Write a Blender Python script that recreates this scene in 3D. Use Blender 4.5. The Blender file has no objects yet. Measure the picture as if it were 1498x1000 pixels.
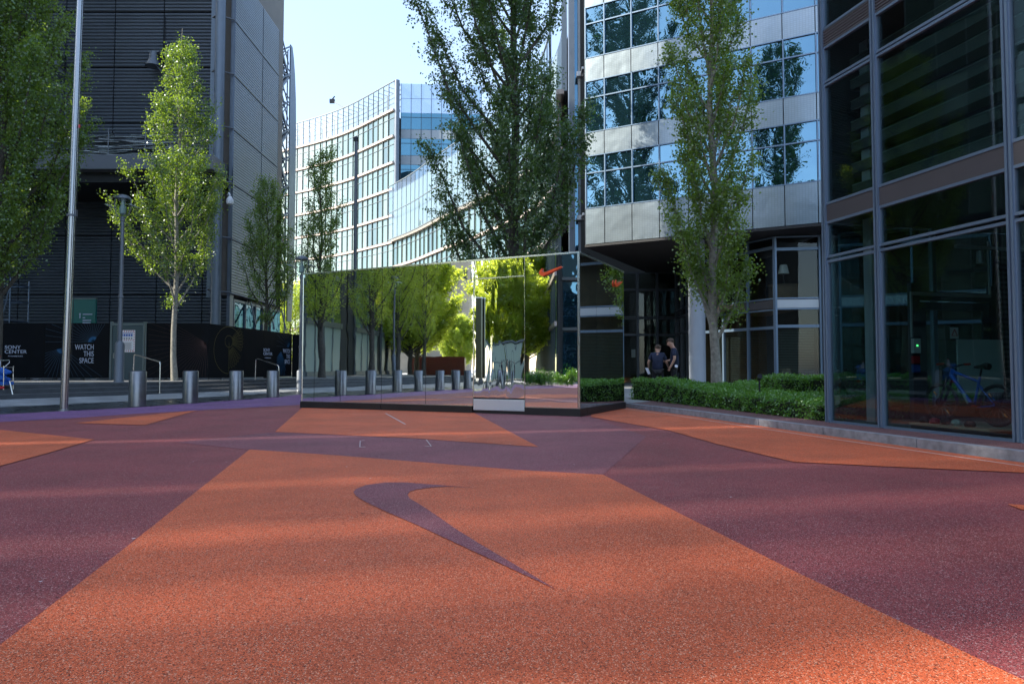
import bpy, math, random
import numpy as np
from mathutils import Vector, Matrix

# ------------------------------------------------------------------ camera, sky, sun, exposure
sc = bpy.context.scene
C = sc.collection
cam_d = bpy.data.cameras.new('camera'); cam = bpy.data.objects.new('camera', cam_d); C.objects.link(cam)
cam_d.sensor_width = 36; cam_d.lens = 24; cam_d.clip_start = 0.05; cam_d.clip_end = 2000
cam.location = (0, 0, 1.0); cam.rotation_euler = (math.radians(92.3), 0, 0)
sc.camera = cam
SUN_EL = math.radians(36); SUN_DIR = Vector((-1, -0.25, 0)).normalized()
w = bpy.data.worlds.new('World'); sc.world = w; w.use_nodes = True
_n = w.node_tree.nodes; _sky = _n.new('ShaderNodeTexSky'); _sky.sky_type = 'NISHITA'; _sky.sun_disc = False
_sky.sun_elevation = SUN_EL; _sky.sun_rotation = math.atan2(SUN_DIR.x, SUN_DIR.y)
_sky.air_density = 1.0; _sky.dust_density = 1.3; _sky.ozone_density = 1.0
# thin high cloud veil whitens the blue a little
_mx = _n.new('ShaderNodeMix'); _mx.data_type = 'RGBA'; _mx.inputs[7].default_value = (1.22, 1.52, 2.0, 1)
_tc = _n.new('ShaderNodeTexCoord'); _vn = _n.new('ShaderNodeTexNoise'); _vn.inputs['Scale'].default_value = 1.6; _vn.inputs['Detail'].default_value = 4; _vr = _n.new('ShaderNodeMapRange'); _vr.inputs['To Min'].default_value = .28; _vr.inputs['To Max'].default_value = .52
w.node_tree.links.new(_tc.outputs['Generated'], _vn.inputs['Vector']); w.node_tree.links.new(_vn.outputs['Fac'], _vr.inputs['Value']); w.node_tree.links.new(_vr.outputs[0], _mx.inputs[0])
w.node_tree.links.new(_sky.outputs[0], _mx.inputs[6]); w.node_tree.links.new(_mx.outputs[2], _n['Background'].inputs[0]); _n['Background'].inputs[1].default_value = 0.13
sun_d = bpy.data.lights.new('sun', 'SUN'); sun = bpy.data.objects.new('sun', sun_d); C.objects.link(sun)
sun_d.energy = 2.5; sun_d.angle = math.radians(0.6); sun_d.color = (1.0, 0.93, 0.80)
_to = Vector((SUN_DIR.x * math.cos(SUN_EL), SUN_DIR.y * math.cos(SUN_EL), math.sin(SUN_EL)))
sun.rotation_euler = _to.to_track_quat('Z', 'Y').to_euler(); sun.location = (-60, 0, 60)
sc.view_settings.view_transform = 'Standard'; sc.view_settings.look = 'None'
sc.view_settings.exposure = 2.2; sc.view_settings.gamma = 1.0
sc.cycles.max_bounces = 10; sc.cycles.glossy_bounces = 5; sc.cycles.transparent_max_bounces = 12
sc.cycles.sample_clamp_indirect = 6.0
R = random.Random(7)

# ------------------------------------------------------------------ materials
def mat(name, color=(.5, .5, .5), rough=.6, metal=0., spec=.5, noise=None, bump=None, alpha=None):
    """noise: (scale, amount) mottles the colour; bump: (scale, strength)"""
    m = bpy.data.materials.new(name); m.use_nodes = True
    nt = m.node_tree; b = nt.nodes['Principled BSDF']
    b.inputs['Base Color'].default_value = (*color, 1); b.inputs['Roughness'].default_value = rough
    b.inputs['Metallic'].default_value = metal; b.inputs['Specular IOR Level'].default_value = spec
    tc = nt.nodes.new('ShaderNodeTexCoord')
    if noise:
        t = nt.nodes.new('ShaderNodeTexNoise'); t.inputs['Scale'].default_value = noise[0]; t.inputs['Detail'].default_value = 5
        nt.links.new(tc.outputs['Object'], t.inputs['Vector'])
        mr = nt.nodes.new('ShaderNodeMapRange'); mr.inputs['To Min'].default_value = 1 - noise[1]; mr.inputs['To Max'].default_value = 1 + noise[1]
        mr.inputs['From Min'].default_value = .25; mr.inputs['From Max'].default_value = .75
        nt.links.new(t.outputs['Fac'], mr.inputs['Value'])
        mx = nt.nodes.new('ShaderNodeVectorMath'); mx.operation = 'SCALE'; mx.inputs[0].default_value = color
        nt.links.new(mr.outputs[0], mx.inputs['Scale']); nt.links.new(mx.outputs[0], b.inputs['Base Color'])
        mr2 = nt.nodes.new('ShaderNodeMapRange'); mr2.inputs['To Min'].default_value = max(.02, rough - .1); mr2.inputs['To Max'].default_value = min(1, rough + .1)
        nt.links.new(t.outputs['Fac'], mr2.inputs['Value']); nt.links.new(mr2.outputs[0], b.inputs['Roughness'])
    if bump:
        t = nt.nodes.new('ShaderNodeTexNoise'); t.inputs['Scale'].default_value = bump[0]; t.inputs['Detail'].default_value = 3
        nt.links.new(tc.outputs['Object'], t.inputs['Vector'])
        bp = nt.nodes.new('ShaderNodeBump'); bp.inputs['Strength'].default_value = bump[1]; bp.inputs['Distance'].default_value = .02
        nt.links.new(t.outputs['Fac'], bp.inputs['Height']); nt.links.new(bp.outputs[0], b.inputs['Normal'])
    return m

def rubber(name, color, light=(.40, .22, .21)):
    """Resin bound granules: every grain its own tone, a few pale and a few dark ones, worn cloudy patches."""
    m = bpy.data.materials.new(name); m.use_nodes = True; nt = m.node_tree; L = nt.links; N = nt.nodes
    b = N['Principled BSDF']; b.inputs['Roughness'].default_value = .68; b.inputs['Specular IOR Level'].default_value = .35
    tc = N.new('ShaderNodeTexCoord')
    v = N.new('ShaderNodeTexVoronoi'); v.inputs['Scale'].default_value = 215; L.new(tc.outputs['Object'], v.inputs['Vector'])
    sep = N.new('ShaderNodeSeparateColor'); L.new(v.outputs['Color'], sep.inputs[0])
    r1 = N.new('ShaderNodeMapRange'); r1.inputs['To Min'].default_value = .72; r1.inputs['To Max'].default_value = 1.3; L.new(sep.outputs[0], r1.inputs['Value'])
    g = N.new('ShaderNodeTexNoise'); g.inputs['Scale'].default_value = .9; g.inputs['Detail'].default_value = 6; g.inputs['Roughness'].default_value = .6; L.new(tc.outputs['Object'], g.inputs['Vector'])
    r2 = N.new('ShaderNodeMapRange'); r2.inputs['From Min'].default_value = .3; r2.inputs['From Max'].default_value = .7; r2.inputs['To Min'].default_value = .74; r2.inputs['To Max'].default_value = 1.2; L.new(g.outputs['Fac'], r2.inputs['Value'])
    mu = N.new('ShaderNodeMath'); mu.operation = 'MULTIPLY'; L.new(r1.outputs[0], mu.inputs[0]); L.new(r2.outputs[0], mu.inputs[1])
    sc1 = N.new('ShaderNodeVectorMath'); sc1.operation = 'SCALE'; sc1.inputs[0].default_value = color; L.new(mu.outputs[0], sc1.inputs['Scale'])
    gt = N.new('ShaderNodeMath'); gt.operation = 'GREATER_THAN'; gt.inputs[1].default_value = .90; L.new(sep.outputs[1], gt.inputs[0])
    mx = N.new('ShaderNodeMix'); mx.data_type = 'RGBA'; L.new(gt.outputs[0], mx.inputs[0]); L.new(sc1.outputs[0], mx.inputs[6]); mx.inputs[7].default_value = (*light, 1)
    lt = N.new('ShaderNodeMath'); lt.operation = 'GREATER_THAN'; lt.inputs[1].default_value = .90; L.new(sep.outputs[2], lt.inputs[0])
    mx2 = N.new('ShaderNodeMix'); mx2.data_type = 'RGBA'; L.new(lt.outputs[0], mx2.inputs[0]); L.new(mx.outputs[2], mx2.inputs[6]); mx2.inputs[7].default_value = (color[0] * .25, color[1] * .3, color[2] * .35, 1)
    L.new(mx2.outputs[2], b.inputs['Base Color'])
    bp = N.new('ShaderNodeBump'); bp.inputs['Strength'].default_value = .5; bp.inputs['Distance'].default_value = .004; bp.invert = True
    L.new(v.outputs['Distance'], bp.inputs['Height']); L.new(bp.outputs[0], b.inputs['Normal'])
    return m

def stone(name, color, scale=(3, 3), rough=.6, mortar=(.05, .05, .05), var=.3, msize=.012, bw=.5, rh=.25, bump=.4):
    m = bpy.data.materials.new(name); m.use_nodes = True; nt = m.node_tree; L = nt.links; N = nt.nodes
    b = N['Principled BSDF']; tc = N.new('ShaderNodeTexCoord')
    br = N.new('ShaderNodeTexBrick'); br.inputs['Scale'].default_value = scale[0]; br.inputs['Mortar Size'].default_value = msize
    br.inputs['Brick Width'].default_value = bw; br.inputs['Row Height'].default_value = rh
    br.inputs['Color1'].default_value = (*[c * (1 - var) for c in color], 1); br.inputs['Color2'].default_value = (*[c * (1 + var) for c in color], 1); br.inputs['Mortar'].default_value = (*mortar, 1)
    L.new(tc.outputs['Object'], br.inputs['Vector'])
    n = N.new('ShaderNodeTexNoise'); n.inputs['Scale'].default_value = 1.2; n.inputs['Detail'].default_value = 8; L.new(tc.outputs['Object'], n.inputs['Vector'])
    r = N.new('ShaderNodeMapRange'); r.inputs['From Min'].default_value = .3; r.inputs['From Max'].default_value = .7; r.inputs['To Min'].default_value = .7; r.inputs['To Max'].default_value = 1.25; L.new(n.outputs['Fac'], r.inputs['Value'])
    s = N.new('ShaderNodeVectorMath'); s.operation = 'SCALE'; L.new(br.outputs['Color'], s.inputs[0]); L.new(r.outputs[0], s.inputs['Scale']); L.new(s.outputs[0], b.inputs['Base Color'])
    r2 = N.new('ShaderNodeMapRange'); r2.inputs['From Min'].default_value = .35; r2.inputs['From Max'].default_value = .65; r2.inputs['To Min'].default_value = max(.05, rough - .2); r2.inputs['To Max'].default_value = rough + .12; L.new(n.outputs['Fac'], r2.inputs['Value']); L.new(r2.outputs[0], b.inputs['Roughness'])
    bp = N.new('ShaderNodeBump'); bp.inputs['Strength'].default_value = bump; bp.inputs['Distance'].default_value = .01
    L.new(br.outputs['Fac'], bp.inputs['Height']); bp.invert = True; L.new(bp.outputs[0], b.inputs['Normal'])
    return m

def glass(name, tint=(.25, .42, .42), refl=1.0, base=.04, wave=(.35, .02), rough=0.0):
    """Pane one looks through: tinted transparency with a Fresnel reflection on top."""
    m = bpy.data.materials.new(name); m.use_nodes = True; nt = m.node_tree; L = nt.links; N = nt.nodes
    N.remove(N['Principled BSDF']); out = N['Material Output']
    tr = N.new('ShaderNodeBsdfTransparent'); tr.inputs[0].default_value = (*tint, 1)
    gl = N.new('ShaderNodeBsdfGlossy'); gl.inputs['Color'].default_value = (refl, refl, refl, 1); gl.inputs['Roughness'].default_value = rough
    fr = N.new('ShaderNodeLayerWeight'); fr.inputs['Blend'].default_value = .5
    pw = N.new('ShaderNodeMath'); pw.operation = 'POWER'; pw.inputs[1].default_value = 4.0; L.new(fr.outputs['Facing'], pw.inputs[0])
    ad = N.new('ShaderNodeMath'); ad.operation = 'MULTIPLY_ADD'; ad.use_clamp = True; ad.inputs[1].default_value = 1 - base; ad.inputs[2].default_value = base; L.new(pw.outputs[0], ad.inputs[0])
    mx = N.new('ShaderNodeMixShader'); L.new(ad.outputs[0], mx.inputs[0]); L.new(tr.outputs[0], mx.inputs[1]); L.new(gl.outputs[0], mx.inputs[2]); L.new(mx.outputs[0], out.inputs[0])
    tc = N.new('ShaderNodeTexCoord'); n = N.new('ShaderNodeTexNoise'); n.inputs['Scale'].default_value = wave[0]; n.inputs['Detail'].default_value = 2; L.new(tc.outputs['Object'], n.inputs['Vector'])
    bp = N.new('ShaderNodeBump'); bp.inputs['Strength'].default_value = 1; bp.inputs['Distance'].default_value = wave[1]; L.new(n.outputs['Fac'], bp.inputs['Height'])
    L.new(bp.outputs[0], gl.inputs['Normal'])
    return m

def solar(name, color, dark=(.01, .02, .025), fac=.45, wave=(.3, .02), tone=False, rough=0.0, vary=.5):
    """Coated office glazing: strong tinted mirror reflection over a dark room; per-pane 'tone' carries blinds and ceilings."""
    m = bpy.data.materials.new(name); m.use_nodes = True; nt = m.node_tree; L = nt.links; N = nt.nodes
    N.remove(N['Principled BSDF']); out = N['Material Output']
    df = N.new('ShaderNodeBsdfDiffuse'); df.inputs[0].default_value = (*dark, 1)
    if tone:
        at = N.new('ShaderNodeAttribute'); at.attribute_name = 'tone'
        rp = N.new('ShaderNodeValToRGB'); rp.color_ramp.interpolation = 'LINEAR'
        e = rp.color_ramp.elements; e[0].color = (*dark, 1); e[1].color = (.15, .18, .155, 1); e[1].position = 1
        k = rp.color_ramp.elements.new(.6); k.color = (*[d * 3 + .03 for d in dark], 1)
        L.new(at.outputs['Fac'], rp.inputs[0]); L.new(rp.outputs[0], df.inputs[0])
    gl = N.new('ShaderNodeBsdfGlossy'); gl.inputs['Color'].default_value = (*color, 1); gl.inputs['Roughness'].default_value = rough
    fr = N.new('ShaderNodeLayerWeight'); fr.inputs['Blend'].default_value = .35
    mr = N.new('ShaderNodeMapRange'); mr.inputs['To Min'].default_value = fac; mr.inputs['To Max'].default_value = 1; L.new(fr.outputs['Fresnel'], mr.inputs['Value'])
    mx = N.new('ShaderNodeMixShader'); L.new(mr.outputs[0], mx.inputs[0]); L.new(df.outputs[0], mx.inputs[1]); L.new(gl.outputs[0], mx.inputs[2]); L.new(mx.outputs[0], out.inputs[0])
    tc = N.new('ShaderNodeTexCoord'); n = N.new('ShaderNodeTexNoise'); n.inputs['Scale'].default_value = wave[0]; n.inputs['Detail'].default_value = 2; L.new(tc.outputs['Object'], n.inputs['Vector'])
    bp = N.new('ShaderNodeBump'); bp.inputs['Strength'].default_value = 1; bp.inputs['Distance'].default_value = wave[1]; L.new(n.outputs['Fac'], bp.inputs['Height'])
    L.new(bp.outputs[0], gl.inputs['Normal'])
    return m

def mirror(name, dist=.01, sx=1.6, sz=.7, color=(.86, .88, .87)):
    m = bpy.data.materials.new(name); m.use_nodes = True; nt = m.node_tree; L = nt.links; N = nt.nodes
    b = N['Principled BSDF']; b.inputs['Metallic'].default_value = 1; b.inputs['Roughness'].default_value = .015; b.inputs['Base Color'].default_value = (*color, 1)
    tc = N.new('ShaderNodeTexCoord'); mp = N.new('ShaderNodeMapping'); mp.inputs['Scale'].default_value = (sx, sx, sz); L.new(tc.outputs['Object'], mp.inputs[0])
    n = N.new('ShaderNodeTexNoise'); n.inputs['Scale'].default_value = 1; n.inputs['Detail'].default_value = 1.5; n.inputs['Distortion'].default_value = .6; L.new(mp.outputs[0], n.inputs['Vector'])
    bp = N.new('ShaderNodeBump'); bp.inputs['Strength'].default_value = 1; bp.inputs['Distance'].default_value = dist; L.new(n.outputs['Fac'], bp.inputs['Height']); L.new(bp.outputs[0], b.inputs['Normal'])
    return m

def leafmat(name, c0, c1, t0, trans=.4):
    m = bpy.data.materials.new(name); m.use_nodes = True; nt = m.node_tree; L = nt.links; N = nt.nodes
    N.remove(N['Principled BSDF']); out = N['Material Output']
    at = N.new('ShaderNodeAttribute'); at.attribute_name = 'tone'
    mc = N.new('ShaderNodeMix'); mc.data_type = 'RGBA'; mc.inputs[6].default_value = (*c0, 1); mc.inputs[7].default_value = (*c1, 1); L.new(at.outputs['Fac'], mc.inputs[0])
    df = N.new('ShaderNodeBsdfDiffuse'); L.new(mc.outputs[2], df.inputs[0])
    tl = N.new('ShaderNodeBsdfTranslucent'); tl.inputs[0].default_value = (*t0, 1)
    gl = N.new('ShaderNodeBsdfGlossy'); gl.inputs['Roughness'].default_value = .38; gl.inputs[0].default_value = (.8, .85, .9, 1)
    m1 = N.new('ShaderNodeMixShader'); m1.inputs[0].default_value = trans; L.new(df.outputs[0], m1.inputs[1]); L.new(tl.outputs[0], m1.inputs[2])
    m2 = N.new('ShaderNodeMixShader'); m2.inputs[0].default_value = .07; L.new(m1.outputs[0], m2.inputs[1]); L.new(gl.outputs[0], m2.inputs[2]); L.new(m2.outputs[0], out.inputs[0])
    return m

def emit(name, color, s):
    m = bpy.data.materials.new(name); m.use_nodes = True; b = m.node_tree.nodes['Principled BSDF']
    b.inputs['Base Color'].default_value = (*color, 1); b.inputs['Emission Color'].default_value = (*color, 1); b.inputs['Emission Strength'].default_value = s
    return m

def perforated(name, color):
    """Woven steel spandrel: brushed metal with a fine square mesh and soft cloudy sheen."""
    m = mat(name, color, .34, .85); nt = m.node_tree; N = nt.nodes; L = nt.links; b = N['Principled BSDF']
    tc = N.new('ShaderNodeTexCoord'); br = N.new('ShaderNodeTexBrick'); br.offset = 0; br.inputs['Scale'].default_value = 9; br.inputs['Brick Width'].default_value = 1; br.inputs['Row Height'].default_value = .8; br.inputs['Mortar Size'].default_value = .09
    mp = N.new('ShaderNodeMapping'); mp.inputs['Rotation'].default_value = (math.radians(90), 0, 0)
    L.new(tc.outputs['Object'], mp.inputs[0]); L.new(mp.outputs[0], br.inputs['Vector'])
    br.inputs['Color1'].default_value = (*color, 1); br.inputs['Color2'].default_value = (*[c * .93 for c in color], 1); br.inputs['Mortar'].default_value = (*[c * .8 for c in color], 1)
    L.new(br.outputs['Color'], b.inputs['Base Color'])
    n = N.new('ShaderNodeTexNoise'); n.inputs['Scale'].default_value = .7; n.inputs['Detail'].default_value = 2; L.new(tc.outputs['Object'], n.inputs['Vector'])
    bp = N.new('ShaderNodeBump'); bp.inputs['Distance'].default_value = .04; L.new(n.outputs['Fac'], bp.inputs['Height']); L.new(bp.outputs[0], b.inputs['Normal'])
    return m

M = {}
M['plum'] = rubber('plum_granules', (.235, .048, .048)); M['purple'] = rubber('violet_granules', (.175, .075, .20)); M['mauve'] = rubber('mauve_granules', (.215, .062, .074))
M['orange'] = rubber('orange_granules', (.55, .106, .036), (.66, .30, .18)); M['path'] = rubber('brown_granules', (.12, .052, .054))
M['cobble'] = stone('dark_cobbles', (.045, .05, .055), (1, 1), .38, (.015, .015, .015), .35, .012, .12, .12, .9)
M['paving'] = stone('grey_paving', (.26, .265, .27), (1, 1), .6, (.09, .09, .09), .1, .006, .9, .45, .2)
M['step'] = mat('dark_step_stone', (.055, .06, .066), .5, noise=(3, .3)); M['terrace'] = stone('terrace_stone', (.13, .135, .14), (1, 1), .6, (.05, .05, .05), .15, .006, .8, .4, .2)
M['kerb'] = mat('granite_kerb', (.21, .225, .25), .7, noise=(9, .35), bump=(60, .3))
M['line'] = mat('white_line_and_light_streak', (.5, .42, .4), .7)
M['mirror'] = mirror('mirror_panel', .0010, 1.0, 1.0); M['mirror_door'] = mirror('wavy_mirror', .007, 2.8, .8)
M['chrome'] = mat('polished_frame', (.75, .75, .7), .2, .95); M['black'] = mat('black_plinth', (.012, .012, .013), .45, noise=(8, .3))
M['white_box'] = mat('brushed_white_metal', (.62, .68, .72), .35, .5); M['logo'] = mat('orange_red_enamel', (.75, .085, .012), .35)
M['steel'] = mat('brushed_steel', (.30, .31, .33), .34, .9, noise=(6, .12)); M['pole_steel'] = mat('satin_pole_steel', (.34, .34, .35), .24, .95)
M['bollard'] = mat('bollard_steel', (.23, .235, .25), .36, .9, noise=(5, .15)); M['lid'] = mat('dark_lid', (.04, .04, .045), .5)
M['handle'] = mat('dark_olive_metal', (.09, .11, .085), .3, .8)
M['rail'] = mat('rail_steel', (.6, .58, .54), .25, .9)
M['clad'] = mat('dark_corrugated_metal', (.060, .070, .085), .42, .35, noise=(.5, .15)); M['clad_side'] = mat('weathered_corrugated_metal', (.070, .092, .120), .32, .55, noise=(.35, .35))
M['joint'] = mat('dark_joint', (.012, .013, .016), .6); M['bluegrey'] = mat('blue_grey_paint', (.13, .16, .20), .42, .3, noise=(2, .1))
M['deck'] = mat('grey_deck', (.12, .13, .15), .6); M['tan'] = mat('tan_upper_wall', (.14, .125, .11), .7, noise=(1, .15))
M['hoard'] = mat('black_hoarding', (.004, .0055, .008), .7, spec=.12, noise=(2, .3)); M['white'] = mat('white_lettering', (.42, .47, .60), .6)
M['cyan'] = mat('blue_print', (.008, .085, .20), .6); M['cyan_dim'] = mat('dim_blue_print', (.008, .035, .075), .6); M['gold'] = mat('dim_gold_print', (.10, .085, .015), .6); M['rust'] = mat('dim_red_print', (.035, .010, .010), .6)
M['doorgrey'] = mat('grey_site_door', (.055, .085, .10), .4, .2); M['doorframe'] = mat('door_frame_grey', (.16, .2, .22), .35, .6)
M['red'] = mat('red_print', (.45, .02, .03), .5); M['paper'] = mat('white_paper', (.65, .66, .7), .6); M['blue'] = mat('blue_cloth', (.008, .09, .38), .6, noise=(9, .4)); M['blueprint'] = mat('blue_print_solid', (.03, .1, .4), .5)
M['teal'] = mat('teal_glass_sign', (.015, .12, .11), .2); M['lampgrey'] = mat('lamp_grey_paint', (.11, .125, .145), .4, .3)
M['cable'] = mat('black_steel', (.012, .014, .02), .4, .4)
M['frame_blue'] = mat('blue_grey_mullion', (.15, .22, .31), .35, .5); M['frame_dark'] = mat('dark_mullion', (.05, .065, .085), .4, .4)
M['spandrel'] = perforated('perforated_steel', (.235, .285, .325)); M['brown'] = mat('bronze_spandrel', (.060, .060, .066), .5, .1, noise=(1, .1))
M['soffit'] = mat('dark_soffit', (.018, .019, .021), .7, noise=(1, .2)); M['concrete'] = mat('painted_column', (.30, .34, .39), .55, noise=(1.5, .06))
M['wood'] = mat('warm_wood', (.10, .055, .025), .5, noise=(3, .25)); M['dark_in'] = mat('dark_interior', (.03, .034, .034), .8); M['fascia'] = mat('pale_fascia', (.42, .46, .5), .4, .5)
M['blind'] = mat('grey_green_blind', (.16, .21, .20), .5); M['blind_dk'] = mat('dark_blind', (.07, .08, .08), .5)
M['g_right'] = glass('shop_glass', (.60, .72, .72), .9, .06, (.25, .012)); M['g_lobby'] = glass('lobby_glass', (.78, .84, .82), .8, .03, (.3, .006))
M['g_screen'] = glass('pale_glass_screen', (.72, .82, .82), .8, .14, (.15, .03), .02)
M['g_office'] = solar('blue_office_glass', (.19, .36, .49), (.008, .024, .034), .50, (.55, .03))
M['g_far'] = solar('pale_green_office_glass', (.60, .72, .70), (.03, .05, .045), .25, (.12, .08), True)
M['g_blue'] = solar('deep_blue_glass', (.17, .36, .46), (.02, .06, .09), .5, (.2, .05), True); M['g_clad'] = solar('bluish_glass_cladding', (.72, .84, .98), (.16, .22, .30), .5, (.2, .03))
M['g_mirrored'] = solar('green_office_glass', (.68, .80, .72), (.05, .08, .06), .4, (.2, .05), True)
M['slab'] = mat('pale_slab_edge', (.46, .38, .335), .5); M['mull_white'] = mat('pale_mullion', (.15, .175, .185), .4, .3); M['white_sp'] = mat('white_spandrel', (.27, .32, .36), .45)
M['stone_sand'] = mat('sand_stone', (.42, .34, .25), .8, noise=(.4, .15)); M['frost'] = mat('frosted_panel', (.26, .34, .32), .4)
M['pavilion'] = mat('pale_green_glass_panel', (.42, .50, .40), .3)
M['container'] = mat('dark_red_container', (.09, .010, .012), .5, noise=(1, .2))
M['bark'] = mat('poplar_bark', (.20, .19, .16), .85, noise=(9, .4), bump=(25, .8)); M['bark_dk'] = mat('dark_bark', (.06, .055, .045), .9, noise=(7, .4), bump=(20, .8))
M['leaf'] = leafmat('poplar_leaf', (.034, .082, .018), (.115, .185, .034), (.34, .50, .03), .45)
M['leaf_cool'] = leafmat('cool_poplar_leaf', (.022, .062, .022), (.080, .140, .045), (.20, .34, .04), .42)
M['leaf_lime'] = leafmat('lime_leaf', (.10, .17, .018), (.20, .30, .035), (.74, .85, .08), .62)
M['leaf_hedge'] = leafmat('hedge_leaf', (.030, .11, .012), (.10, .26, .024), (.20, .42, .02), .35)
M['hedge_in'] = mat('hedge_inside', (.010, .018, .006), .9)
M['skin'] = mat('skin', (.42, .24, .17), .55); M['navy'] = mat('navy_cloth', (.005, .012, .038), .8, noise=(20, .2)); M['trouser'] = mat('black_trousers', (.006, .007, .010), .8); M['hair'] = mat('brown_hair', (.05, .03, .018), .7)
M['tyre'] = mat('black_tyre', (.016, .017, .018), .75); M['board'] = mat('pale_board', (.45, .55, .58), .5)
M['bike_blue'] = mat('blue_bike_paint', (.008, .10, .48), .28); M['grip'] = mat('red_grip', (.45, .03, .015), .5); M['reflector'] = mat('orange_reflector', (.7, .18, .01), .3)
M['plinth_w'] = mat('pale_platform_edge', (.30, .34, .28), .5); M['floor_in'] = mat('shop_floor', (.08, .08, .075), .5)
M['green_exit'] = emit('exit_sign_green', (.03, .45, .15), .6); M['led'] = emit('green_led', (.1, .9, .2), 1.5); M['warm'] = emit('warm_uplight', (1.0, .55, .08), 2.0); M['bird'] = mat('dark_bird', (.05, .05, .06), .8)
M['scaff'] = mat('scaffold_tube', (.12, .16, .22), .4, .7)

# ------------------------------------------------------------------ object helpers
def tag(o, label=None, cat=None, group=None, kind=None):
    if label: o['label'] = label
    if cat: o['category'] = cat
    if group: o['group'] = group
    if kind: o['kind'] = kind
    return o

def thing(name, label, cat, loc=(0, 0, 0), rz=0, group=None):
    o = bpy.data.objects.new(name, None); C.objects.link(o); o.location = loc; o.rotation_euler = (0, 0, rz)
    o.empty_display_size = .2
    return tag(o, label, cat, group)

def base_of(o):
    v = Vector((0, 0, 0))
    while o is not None:
        v += o.location; o = o.parent
    return v

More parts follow.
